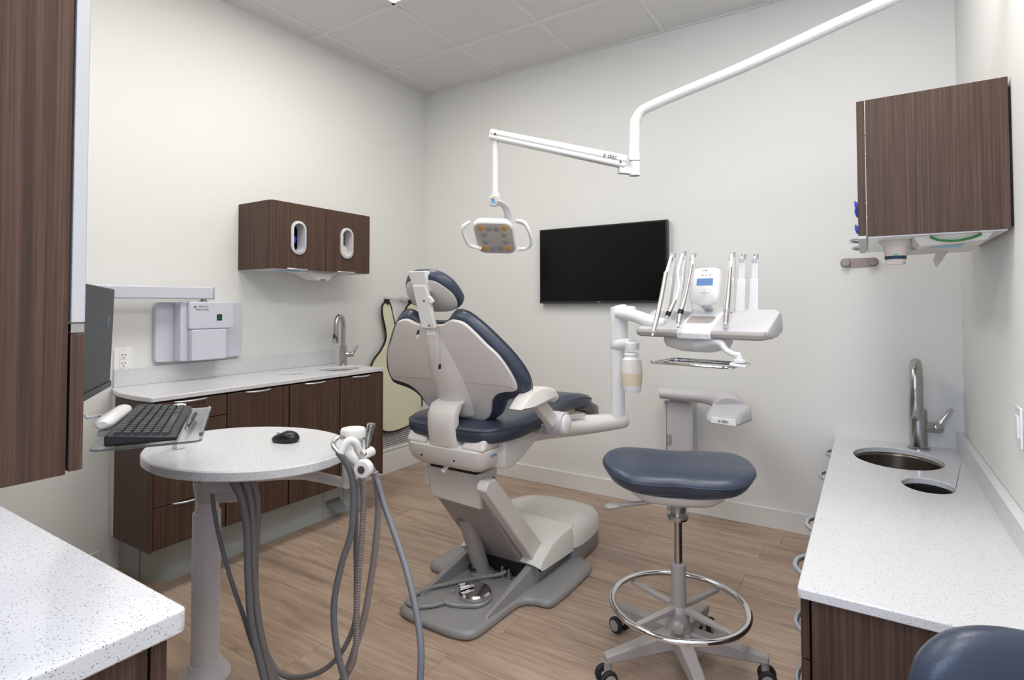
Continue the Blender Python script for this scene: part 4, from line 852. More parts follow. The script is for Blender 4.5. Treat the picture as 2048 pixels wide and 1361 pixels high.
# ================================================================ DELIVERY ARM + HEAD
du = thing('delivery_unit', 'white instrument delivery unit on a post beside the dental chair', 'dental unit', (2.07, -1.0, 0.7))
a0, a1 = V(*(1.710, -1.135, 0.665)), V(*(2.078, -0.973, 0.717))
obj('base_arm', tube(nb(), [V(1.70, -1.22, 0.66), a0, (1.890, -1.045, 0.686), (2.055, -0.988, 0.713), a1], [0.052, 0.055, 0.046, 0.036, 0.034], 20, 5), 'warm', du)
obj('arm_strip', bar(nb(), (1.820, -1.115, 0.721), (1.928, -1.070, 0.743), 0.02, 0.02, (0, 0, 1), 0.012, 0.012), 'grey', du)
pb = V(*(2.057, -0.987, 0.720))
zt = 1.255
def colat(px_): return None
obj('post', tube(nb(), [(2.057, -0.987, 0.720), (2.062, -0.994, 1.069)], 0.032, 20, 1, False), 'white', du)
obj('post_joint', tube(nb(), [(2.066, -0.992, 1.051), (2.066, -0.992, 1.065), (2.067, -0.993, 1.102)], [0.036, 0.042, 0.042], 20, 2), 'white', du)
obj('post_upper', tube(nb(), [(2.067, -0.993, 1.102), (2.069, -0.995, 1.228), (2.069, -0.996, 1.246)], [0.042, 0.042, 0.036], 20, 2), 'white', du)
obj('post_head', bar(nb(), (2.077, -1.014, 1.235), (2.156, -1.035, 1.235), 0.05, 0.03, (0, 0, 1)), 'white', du, bevel=0.012, seg=3)
obj('front_arm', tube(nb(), [(2.084, -1.045, 1.219), (2.166, -1.075, 1.209), (2.256, -1.112, 1.184), (2.322, -1.117, 1.171)], [0.026, 0.028, 0.029, 0.026], 18, 4), 'white', du)
obj('bottle_bracket', tube(nb(), [(2.070, -1.013, 1.071), (2.112, -1.034, 1.078), (2.153, -1.055, 1.079)], [0.028, 0.024, 0.026], 16, 3), 'white', du)
obj('bottle_socket', lathe(nb(), [(0.030, 0.0), (0.033, 0.012), (0.033, 0.03), (0.028, 0.036)], (2.153, -1.055, 1.054)), 'white', du)
wb = thing('water_bottle', 'translucent white water bottle hanging from the delivery post', 'bottle', (2.150, -1.051, 0.866))
bt = V(*(2.153, -1.055, 1.047)); bb_ = V(*(2.150, -1.051, 0.866)); Hh = bt.z - bb_.z
c0 = V(bb_.x, bb_.y, bb_.z)
obj('neck_ring', lathe(nb(), [(0.030, Hh*0.96), (0.034, Hh*0.93), (0.034, Hh*0.91), (0.028, Hh*0.89)], c0), 'white', wb)
obj('shoulder', lathe(nb(), [(0.028, Hh*0.89), (0.030, Hh*0.86), (0.042, Hh*0.79), (0.041, Hh*0.785)], c0), 'white', wb)
obj('upper_body', lathe(nb(), [(0.041, Hh*0.785), (0.0455, Hh*0.66), (0.047, Hh*0.50), (0.047, Hh*0.47)], c0), 'frost', wb)
obj('lower_body', lathe(nb(), [(0.047, Hh*0.47), (0.046, Hh*0.34), (0.043, Hh*0.155)], c0), 'liquid', wb)
obj('bottom_cup', lathe(nb(), [(0.043, Hh*0.165), (0.041, Hh*0.05), (0.037, 0.0), (0.0, 0.0)], c0), 'white', wb)
# head: long axis along hR, front face toward -hF
HD = V(*(2.481, -1.099, 1.177)); hR = V(0.982, -0.19, 0.0); hF = V(-0.19, -0.982, 0.0); hU = V(0, 0, 1)
def hp3(a, f_, u_): return HD + hR*a + hF*f_ + hU*u_
# section profile in (f,u) extruded along hR with rounded ends
prof = [(-0.10, -0.030), (-0.105, 0.0), (-0.085, 0.050), (-0.06, 0.060), (0.092, -0.021), (0.100, -0.032), (0.096, -0.045), (0.06, -0.052), (-0.04, -0.052)]
b = nb(); prev = None
ws = [(-0.268, .70), (-0.266, .80), (-0.260, .90), (-0.250, .97), (-0.238, 1.0), (0.245, 1.0), (0.260, .97), (0.271, .90), (0.277, .80), (0.279, .70)]
for a, s_ in ws:
    ring = [b.verts.new(hp3(a, f_*s_, u_*s_)) for f_, u_ in prof]
    if prev:
        for i in range(len(prof)): b.faces.new((prev[i], prev[(i+1) % len(prof)], ring[(i+1) % len(prof)], ring[i]))
    else: b.faces.new(ring[::-1])
    prev = ring
b.faces.new(prev)
obj('head_tray', b, 'grey', du, bevel=0.005, seg=3, angle=40)
b = nb(); prev = None
for a, s_ in ((-0.262, .92), (-0.245, 1.0), (0.252, 1.0), (0.273, .92)):
    ring = [b.verts.new(hp3(a, f_*s_, u_*s_)) for f_, u_ in ((0.080, -0.020), (0.096, -0.024), (0.106, -0.034), (0.102, -0.052), (0.085, -0.056), (0.0, -0.055))]
    if prev:
        for i in range(6): b.faces.new((prev[i], prev[(i+1) % 6], ring[(i+1) % 6], ring[i]))
    else: b.faces.new(ring[::-1])
    prev = ring
b.faces.new(prev)
obj('front_lip', b, 'taupe', du, bevel=0.004, seg=2)
b = nb(); sp2 = [(-0.088, 0.054), (-0.062, 0.066), (0.094, -0.017), (0.110, -0.034), (0.105, -0.058), (0.0, -0.060)]
ra = [b.verts.new(hp3(-0.070, f_, u_)) for f_, u_ in sp2]; rb = [b.verts.new(hp3(0.070, f_, u_)) for f_, u_ in sp2]
for i in range(len(sp2) - 1): b.faces.new((ra[i], ra[i+1], rb[i+1], rb[i]))
b.faces.new(ra[::-1]); b.faces.new(rb); b.faces.new((ra[-1], ra[0], rb[0], rb[-1]))
obj('centre_saddle', b, 'white', du, bevel=0.004)
slope = (hF*0.152 + hU*(-0.081)).normalized(); sn = hR.cross(slope).normalized()
if sn.z < 0: sn = -sn
gc = hp3(0.0, 0.032, 0.0162)
obj('grip_opening', pad(nb(), rrect(0.112, 0.062, 0.016), gc, hR, slope, sn, [(0, -0.004), (0, 0.0012), (0.003, 0.0014)]), 'taupe', du)
obj('grip_rim', tube(nb(), [gc + hR*p[0] + slope*p[1] + sn*0.001 for p in (lambda q: q + q[:1])(rrect(0.114, 0.064, 0.017))], 0.0022, 8, 1, False), 'white', du)
# control panel
cpn = V(*(2.490, -1.122, 1.330)); cn = (hF*0.96 + hU*0.18).normalized(); cu_ = hR.cross(cn); cu_ = cu_ if cu_.z > 0 else -cu_
cpp = smooth2([(-0.045, 0.074), (0.0, 0.078), (0.045, 0.074), (0.058, 0.058), (0.060, 0.0), (0.058, -0.05), (0.043, -0.068), (0.0, -0.080), (-0.043, -0.068), (-0.058, -0.05), (-0.060, 0.0), (-0.058, 0.058)], 3)
cp_o = obj('control_panel', pad(nb(), cpp, cpn, hR, cu_, cn, [(0.010, -0.022), (0.0, -0.014), (0.0, 0.0), (0.004, 0.004)]), 'white', du, angle=50)
obj('display', bx(nb(), 0, 0.0001, 0, 0.0001, 0, 0.0001) if False else prism(nb(), [(-0.034, 0.004), (0.034, 0.004), (0.034, 0.032), (-0.034, 0.032)], cpn, hR, cu_, cn, 0.0045, 0.006), 'lcd', cp_o)
for k in range(3): obj('button', cyl(nb(), cpn + hR*(-0.012 + 0.016*k) + cu_*0.046 + cn*0.0042, 0.0028, 0.0012, cn, 12), 'inkg', cp_o)
b = nb(); prism(b, [(-0.018, -0.030), (0.018, -0.030), (0.018, -0.026), (-0.018, -0.026)], cpn, hR, cu_, cn, 0.0042, 0.0055); prism(b, [(-0.003, -0.046), (0.003, -0.046), (0.003, -0.012), (-0.003, -0.012)], cpn, hR, cu_, cn, 0.0042, 0.0053)
obj('keypad_cross', b, 'grey', cp_o)
text('lettering', 'a·dec', 0.010, cpn + cu_*0.066 + cn*0.0045, hR, cu_, 'inkg', cp_o)
obj('panel_stem', bar(nb(), cpn - cu_*0.075 - cn*0.010, hp3(0.0, -0.05, 0.056), 0.032, 0.016, (0, 1, 0)), 'grey', du, bevel=0.003)
# underside pod and tray arm
pod = smooth2([(-0.17, 0.02), (-0.15, -0.05), (-0.02, -0.07), (0.08, -0.06), (0.11, 0.0), (0.08, 0.055), (-0.05, 0.06), (-0.14, 0.05)], 3)
obj('underside_pod', pad(nb(), pod, hp3(0, 0, 0), hR, hF, hU, [(0.045, -0.116), (0.012, -0.098), (0.0, -0.075), (0.0, -0.058)]), 'warm', du, angle=60)
obj('tray_arm', tube(nb(), [hp3(-0.02, 0.04, -0.082), (2.554, -1.193, 1.111), (2.586, -1.207, 1.082), (2.618, -1.222, 1.068), (2.639, -1.220, 1.067)], [0.02, 0.017, 0.012, 0.011, 0.011], 14, 5), 'white', du)
obj('tray_knob', lathe(nb(), [(0.012, 0.0), (0.012, -0.020), (0.022, -0.022), (0.022, -0.032)], (2.637, -1.221, 1.070)), 'white', du)
# instrument whips and handpieces
def whip(b0, b1, w=0.044):
    b0, b1 = V(*b0), V(*b1); d = (b1 - b0).normalized()
    m = b0 + (b1 - b0)*0.62
    a = nb(); bar(a, b0, m, w*0.9, 0.012, hF, w*0.72, 0.010)
    o = obj('whip_arm', a, 'white', du, bevel=0.003)
    obj('whip_blade', bar(nb(), m - d*0.03 - hF*0.004, b1, w*0.62, 0.008, hF, w*0.55, 0.008), 'white', o, bevel=0.002)
    obj('whip_fork', bar(nb(), b1 - d*0.012 + hR*0.007, b1 + d*0.022 + hR*0.007, 0.006, 0.022, hF), 'grey', o, bevel=0.002)
    obj('whip_fork', bar(nb(), b1 - d*0.012 - hR*0.007, b1 + d*0.022 - hR*0.007, 0.006, 0.022, hF), 'grey', o, bevel=0.002)
    obj('whip_roller', cyl(nb(), b1 + d*0.004 - hR*0.005, 0.009, 0.010, hR, 16), 'white', o)
whip((2.314, -1.100, 1.225), (2.348, -1.086, 1.456)); whip((2.365, -1.115, 1.226), (2.397, -1.102, 1.459)); whip((2.413, -1.108, 1.226), (2.437, -1.100, 1.451))
whip((2.569, -1.080, 1.226), (2.586, -1.076, 1.447)); whip((2.614, -1.075, 1.227), (2.626, -1.074, 1.437)); whip((2.663, -1.067, 1.227), (2.672, -1.068, 1.436))
def handp(label, pts, rr, hose_pts, dark_at=None, tip=0.006):
    t = thing('dental_handpiece', label, 'handpiece', pts[-1], 'handpieces on the delivery unit')
    P = [V(*p) for p in pts]
    obj('barrel', tube(nb(), P, rr, 14, 5), 'nickel', t)
    d = (P[-1] - P[-2]).normalized()
    obj('coupling', lathe(nb(), [(rr[-1], -0.002), (rr[-1]*1.05, 0.004), (rr[-1]*0.62, 0.006), (rr[-1]*0.62, 0.020), (rr[-1]*0.3, 0.022)], P[-1], d, 16), 'chrome', t)
    if dark_at is not None:
        c = P[-2]; obj('grip_ring', lathe(nb(), [(rr[-1]*1.1, -0.014), (rr[-1]*1.14, 0), (rr[-1]*1.1, 0.004)], c, d, 16), dark_at, t)
    obj('hose', tube(nb(), hose_pts, 0.0062, 10, 5), 'white', t)
handp('leftmost silver handpiece, long and reaching below the tray edge', [(2.354, -1.198, 1.388), (2.347, -1.246, 1.275), (2.344, -1.294, 1.196), (2.339, -1.319, 1.150)], [0.009, 0.0095, 0.009, 0.0088], [(2.354, -1.198, 1.382), (2.350, -1.143, 1.426), (2.346, -1.099, 1.459), (2.344, -1.064, 1.449), (2.321, -1.051, 1.342), (2.305, -1.059, 1.244)])
handp('short silver syringe second from the left, pointing down onto the tray', [(2.395, -1.216, 1.275), (2.385, -1.233, 1.243), (2.376, -1.250, 1.215), (2.373, -1.252, 1.206)], [0.0085, 0.009, 0.0095, 0.0092], [(2.395, -1.216, 1.271), (2.403, -1.188, 1.326), (2.392, -1.162, 1.389), (2.395, -1.126, 1.442), (2.397, -1.102, 1.467), (2.394, -1.068, 1.446), (2.380, -1.061, 1.319), (2.353, -1.075, 1.245)], 'black')
handp('silver and black handpiece third from the left, beside the control panel', [(2.444, -1.142, 1.419), (2.432, -1.193, 1.295), (2.421, -1.233, 1.222), (2.418, -1.246, 1.186)], [0.0052, 0.0060, 0.0095, 0.0105], [(2.444, -1.142, 1.414), (2.440, -1.110, 1.450), (2.438, -1.076, 1.456), (2.425, -1.057, 1.361), (2.409, -1.064, 1.245)], 'black')
handp('silver handpiece right of the control panel', [(2.593, -1.141, 1.403), (2.591, -1.175, 1.294), (2.588, -1.198, 1.226), (2.587, -1.209, 1.184)], [0.0055, 0.0085, 0.0095, 0.0100], [(2.593, -1.141, 1.399), (2.589, -1.098, 1.439), (2.585, -1.065, 1.460), (2.585, -1.029, 1.440), (2.580, -1.029, 1.337), (2.570, -1.044, 1.245)], 'chrome')
# instrument tray
tr = thing('instrument_tray', 'thin polished steel instrument tray under the delivery head', 'tray', (2.45, -1.1, 1.0))
TO = V(2.455, -1.085, 1.008)
tpl = rrect(0.345, 0.225, 0.03)
obj('tray_plate', pad(nb(), tpl, TO, (0.985, -0.17, 0), (0.17, 0.985, 0), (0, 0, 1), [(0.012, 0.0), (0.012, 0.002)]), 'chrome', tr)
P = [TO + V(0.985, -0.17, 0)*p[0] + V(0.17, 0.985, 0)*p[1] + V(0, 0, 0.007) for p in tpl]; P.append(P[0])
obj('tray_rim', tube(nb(), P, 0.005, 8, 1, False), 'chrome', tr)
b = nb(); ra = [V(0.985, -0.17, 0)*p[0] + V(0.17, 0.985, 0)*p[1] for p in tpl]
i2 = [V(0.985, -0.17, 0)*p[0] + V(0.17, 0.985, 0)*p[1] for p in inset(tpl, 0.012)]
va = [b.verts.new(TO + p + V(0, 0, 0.007)) for p in ra]; vb = [b.verts.new(TO + p + V(0, 0, 0.001)) for p in i2]; n = len(va)
for i in range(n): b.faces.new((va[i], va[(i+1) % n], vb[(i+1) % n], vb[i]))
obj('tray_wall', b, 'chrome', tr)
tb = V(*(2.622, -1.131, 1.020))
obj('tray_mount', bar(nb(), V(*(2.605, -1.216, 1.031)), V(*(2.662, -1.216, 1.024)), 0.06, 0.012, (0, 0, 1)), 'white', du, bevel=0.003)

# ================================================================ WALL MOUNTED ARM (behind the stool)
wm = thing('side_delivery_arm', 'pale grey curved arm on a wall bracket behind the tall stool', 'dental unit', (2.08, -0.05, 0.35))
obj('bracket_box', bx(nb(), 2.01, 2.155, -0.098, -0.001, 0.30, 0.668), 'grey', wm, bevel=0.003)
b = nb(); bx(b, 1.995, 2.009, -0.104, -0.001, 0.30, 0.672); bx(b, 2.156, 2.164, -0.104, -0.001, 0.30, 0.675); bx(b, 2.009, 2.156, -0.104, -0.002, 0.669, 0.676)
obj('bracket_frame', b, 'case', wm, bevel=0.001)
obj('latch', bx(nb(), 2.012, 2.038, -0.106, -0.098, 0.42, 0.475), 'taupe', wm)
obj('arm_pivot', lathe(nb(), [(0.056, 0.0), (0.056, 0.016), (0.05, 0.018)], (2.085, -0.075, 0.677)), 'taupe', wm)
A_ = [V(1.985, -0.12, 0.722), V(2.10, -0.12, 0.722), V(2.25, -0.14, 0.724), V(2.34, -0.19, 0.722), V(2.40, -0.26, 0.714), V(2.42, -0.33, 0.70)]
obj('curved_arm', tube(nb(), A_, [0.042, 0.044, 0.048, 0.062, 0.080, 0.076], 22, 6, flat=0.8), 'grey', wm)
obj('nose_block', hexa(nb(), [(2.315, -0.455, .642), (2.490, -0.462, .634), (2.545, -0.33, .650), (2.33, -0.28, .66), (2.325, -0.42, .700), (2.480, -0.425, .700), (2.530, -0.32, .735), (2.33, -0.27, .745)]), 'grey', wm, bevel=0.024, seg=4)
obj('nose_plate', hexa(nb(), [(2.350, -0.461, .645), (2.478, -0.466, .640), (2.478, -0.44, .640), (2.350, -0.44, .645), (2.352, -0.452, .676), (2.474, -0.457, .672), (2.474, -0.44, .672), (2.352, -0.44, .676)]), 'white', wm, bevel=0.003)
text('logo', 'a·dec', 0.024, (2.415, -0.4605, .659), (1, -0.04, 0), (0, 0.29, 1), 'ink', wm)

# ================================================================ OVERHEAD LIGHT
ol_ = thing('dental_light', 'white overhead dental light with amber lenses on a long wall arm', 'lamp', (3.42, -1.16, 2.33))
LP0 = V(*(2.176, -1.067, 1.910)); LP1 = V(*(2.180, -1.070, 2.062))
arm_end = V(3.425, -1.165, 2.345)
pA, pB = V(*(2.630, -1.096, 2.204)), V(*(3.010, -1.140, 2.283)); arm_end = V(*(3.136, -1.162, 2.304)); dd = (arm_end - pB).normalized(); arm_end = arm_end + dd*((3.43 - arm_end.x)/dd.x)
obj('wall_tube', tube(nb(), [LP0, LP1, (2.187, -1.067, 2.089), (2.207, -1.066, 2.117), (2.248, -1.064, 2.134), (2.382, -1.069, 2.163), pA, (2.848, -1.119, 2.250), pB, arm_end], 0.0225, 20, 6), 'white', ol_)
obj('wall_flange', lathe(nb(), [(0.055, 0), (0.055, -0.012), (0.03, -0.02)], (3.429, arm_end.y, arm_end.z), (1, 0, 0)), 'white', ol_)
obj('pivot_sleeve', tube(nb(), [(2.175, -1.066, 1.834), (2.176, -1.067, 1.896)], 0.0245, 20, 1, False), 'white', ol_)
obj('pivot_sleeve', tube(nb(), [(2.176, -1.067, 1.901), (2.177, -1.068, 1.941)], 0.0245, 20, 1, False), 'white', ol_)
obj('pivot_block', bar(nb(), (2.119, -1.114, 1.856), (2.162, -1.075, 1.854), 0.03, 0.028, (0, 0, 1)), 'white', ol_, bevel=0.002)
f0, f1 = V(*(1.575, -1.337, 2.051)), V(*(2.149, -1.096, 1.892)); d_ = (f1 - f0).normalized(); up_ = V(0, 0, 1); up_ = (up_ - d_*up_.dot(d_)).normalized()
obj('arm_upper_shell', bar(nb(), f0 + up_*0.009, f1 + up_*0.010, 0.05, 0.028, up_, 0.052, 0.036), 'white', ol_, bevel=0.009, seg=3)
obj('arm_lower_shell', bar(nb(), f0 - up_*0.012, f1 - up_*0.016, 0.046, 0.022, up_, 0.048, 0.026), 'white', ol_, bevel=0.009, seg=3)
sd = d_.cross(up_).normalized(); sd = sd if sd.y < 0 else -sd
text('logo', 'a·dec', 0.030, f1 - d_*0.075 + up_*0.006 + sd*0.0265, d_, up_, 'ink', ol_)
for q in (f0 + d_*0.03 + sd*0.024, f1 - d_*0.025 - up_*0.010 + sd*0.024): obj('screw', cyl(nb(), q, 0.0045, 0.004, sd, 12), 'ink', ol_)
obj('drop_rod', tube(nb(), [(1.597, -1.323, 2.037), (1.592, -1.317, 1.781)], 0.0135, 16, 1, False), 'white', ol_)
obj('rod_collar', tube(nb(), [(1.593, -1.317, 1.783), (1.594, -1.315, 1.755)], 0.0185, 16, 1, False), 'white', ol_)
CR = _r.copy(); CU = V(0, 0, 1); CF = V(-0.538, 0.843, 0)
sb = V(*(1.599, -1.335, 1.735)); sbo = smooth2([(-0.030, 0.012), (-0.018, 0.026), (0.010, 0.026), (0.028, 0.012), (0.024, -0.010), (0.0, -0.022), (-0.022, -0.016)], 3)
swb = obj('switch_housing', pad(nb(), sbo, sb, CR, CU, -CF, [(0.004, -0.03), (0, -0.024), (0, 0.0), (0.004, 0.004)]), 'grey', ol_)
for k, m_ in enumerate(('ylw', 'blu', 'blu', 'teal')):
    c = sb + CR*(-0.010 + 0.002*k) + CU*(0.016 - 0.0075*k) - CF*0.0045
    obj('touch_mark', prism(nb(), [(-0.009, -0.0022), (0.009, -0.0014), (0.009, 0.0022), (-0.009, 0.0018)], c, CR, CU, -CF, 0, 0.001), m_, swb)
nk = [(1.606, -1.325, 1.734), (1.627, -1.305, 1.721), (1.636, -1.286, 1.695), (1.634, -1.275, 1.654)]
obj('neck', tube(nb(), nk, [0.030, 0.032, 0.033, 0.031], 14, 5, flat=0.4), 'grey', ol_)
LC = V(*(1.587, -1.314, 1.569)); LU = (CR*0.999 + V(0, 0, -0.02)).normalized(); LV = (CR*0.30 - CU*0.74 + CF*0.60); LV = (LV - LU*LV.dot(LU)*0.55).normalized(); LN = LU.cross(LV).normalized()
if LN.z > 0: LN = -LN
face = rrect(0.172, 0.160, 0.035, 6)
obj('lamp_body', pad(nb(), rrect(0.186, 0.176, 0.04, 6), LC, LU, LV, LN, [(0.030, -0.058), (0.008, -0.046), (0.0, -0.02), (0.0, 0.0), (0.004, 0.003)]), 'white', ol_, angle=60)
lf = obj('lens_plate', pad(nb(), face, LC, LU, LV, LN, [(0.0, 0.002), (0.0, 0.005), (0.006, 0.006)]), 'lface', ol_)
obj('centre_disc', lathe(nb(), [(0.026, 0.0058), (0.026, 0.0068), (0.0, 0.007)], LC, LN), 'lface', lf)
Ls = [(-.055, -.056, 'y'), (.052, -.058, 'y'), (-.055, .056, 'y'), (.056, .054, 'y'), (-.018, -.054, 'g'), (.016, -.054, 'g'), (-.046, -.022, 'g'), (.046, -.022, 'g'), (-.046, .018, 'g'), (.048, .016, 'g'), (-.018, .054, 'g'), (.022, .052, 'g')]
for a, c, k in Ls: obj('lens', lathe(nb(), [(0.0148, 0.0055), (0.0148, 0.0072), (0.010, 0.0085), (0.0, 0.009)], LC + LU*a + LV*c, LN, 18), 'lens_' + k, lf, label='amber lens' if k == 'y' else None)
obj('handle_loop', tube(nb(), [(1.520, -1.418, 1.636), (1.503, -1.440, 1.617), (1.492, -1.434, 1.595), (1.487, -1.401, 1.553), (1.492, -1.373, 1.532), (1.520, -1.332, 1.522)], [0.009, 0.012, 0.011, 0.010, 0.010, 0.010], 12, 5, flat=0.75), 'white', ol_)
obj('handle_loop', tube(nb(), [(1.699, -1.304, 1.640), (1.733, -1.294, 1.630), (1.748, -1.283, 1.602), (1.749, -1.258, 1.564), (1.736, -1.241, 1.536), (1.708, -1.235, 1.520), (1.671, -1.246, 1.516)], [0.013, 0.015, 0.012, 0.011, 0.011, 0.010, 0.010], 12, 5, flat=0.75), 'white', ol_)

# ================================================================ TELEVISION
tv = thing('television', 'large black flat television on the back wall', 'television', (1.558, -0.03, 1.266))
obj('casing', bx(nb(), 1.106, 2.011, -0.050, -0.012, 1.266, 1.783), 'black', tv, bevel=0.002)
obj('screen', bx(nb(), 1.117, 2.000, -0.0515, -0.0498, 1.283, 1.774), 'screen', tv)
obj('wall_mount', bx(nb(), 1.4, 1.72, -0.012, 0.0, 1.40, 1.65), 'black', tv)
obj('bottom_bezel', bx(nb(), 1.106, 2.011, -0.0515, -0.0498, 1.267, 1.281), 'dark', tv)
text('logo', 'DELL', 0.011, (1.553, -0.052, 1.2745), (1, 0, 0), (0, 0, 1), 'handle', tv)
obj('power_light', bx(nb(), 1.575, 1.59, -0.0515, -0.049, 1.264, 1.2665), 'lcd', tv)

# ================================================================ LEAD APRONS, RAIL, VENT
rl = thing('apron_rail', 'thin white rail on the left wall holding the protective aprons', 'rail', (0.03, -0.33, 1.3))
obj('rail_bar', bx(nb(), 0.018, 0.024, -0.462, -0.10, 1.297, 1.312), 'grey', rl)
for y_ in (-0.46, -0.28, -0.11): obj('rail_bracket', bx(nb(), 0.001, 0.026, y_ - 0.007, y_ + 0.007, 1.288, 1.320), 'grey', rl, bevel=0.001)
def apron(label, outl, x0, hk):
    t = thing('protective_apron', label, 'apron', (x0, outl[0][0], 1.3))
    o2 = smooth2(outl, 5); random.seed(5)
    def wob(P): return V(P.x + 0.006*math.sin(P.z*17 + P.y*9) + 0.004*math.sin(P.y*31), P.y, P.z)
    obj('apron_sheet', pad(nb(), o2, (x0, 0, 0), (0, 1, 0), (0, 0, 1), (1, 0, 0), [(0.0, 0.0), (0.0, 0.008)], wob), 'apron', t, angle=70)
    P = [wob(V(x0 + 0.005, a, c)) for a, c in o2]; P.append(P[0])
    obj('black_binding', tube(nb(), P, 0.0075, 8, 1, False), 'edge', t)
    for y_, z_ in hk:
        obj('hanger_clip', bx(nb(), 0.012, x0 + 0.014, y_ - 0.011, y_ + 0.011, z_ - 0.012, 1.302), 'edge', t)
apron('pale yellow protective apron hanging nearest the left counter, long with rounded hem', [(-.472, 1.278), (-.51, 1.25), (-.515, 1.18), (-.487, 1.08), (-.478, 1.0), (-.52, .93), (-.60, .86), (-.63, .78), (-.625, .60), (-.60, .45), (-.52, .345), (-.40, .315), (-.28, .32), (-.17, .345), (-.10, .40), (-.085, .50), (-.13, .62), (-.2, .72), (-.235, .82), (-.27, .92), (-.32, 1.0), (-.375, 1.08), (-.40, 1.16), (-.42, 1.25), (-.445, 1.278)], 0.034, [(-.458, 1.275)])
apron('pale yellow protective apron collar hanging behind the chair back on the rail', [(-.22, 1.275), (-.275, 1.235), (-.29, 1.15), (-.28, 1.0), (-.26, .86), (-.22, .72), (-.13, .72), (-.09, .86), (-.085, 1.0), (-.10, 1.12), (-.13, 1.22), (-.17, 1.27)], 0.052, [(-.20, 1.27)])
tag(obj('apron_tag', hexa(nb(), [(0.046, -.185, .40), (0.048, -.11, .47), (0.048, -.075, .43), (0.046, -.15, .36), (0.0475, -.185, .40), (0.0495, -.11, .47), (0.0495, -.075, .43), (0.0475, -.15, .36)]), 'paper'), 'white paper tag near the lower right hem of the long apron', 'tag')
vn = thing('wall_vent', 'white louvred floor level vent on the left wall below the aprons', 'vent', (0, -.42, .27))
b = nb(); bx(b, 0.001, 0.012, -.70, -.16, .172, .192); bx(b, 0.001, 0.012, -.70, -.16, .365, .385); bx(b, 0.001, 0.012, -.70, -.68, .192, .365); bx(b, 0.001, 0.012, -.18, -.16, .192, .365)
obj('vent_frame', b, 'white', vn)
obj('vent_back', bx(nb(), 0.0005, 0.002, -.68, -.18, .192, .365), 'dark', vn)
for k in range(11):
    z_ = .196 + k*0.0155; obj('slat', hexa(nb(), [(0.0025, -.68, z_ + .008), (0.011, -.68, z_), (0.011, -.18, z_), (0.0025, -.18, z_ + .008), (0.0025, -.68, z_ + .0095), (0.011, -.68, z_ + .0015), (0.011, -.18, z_ + .0015), (0.0025, -.18, z_ + .0095)]), 'grey', vn)

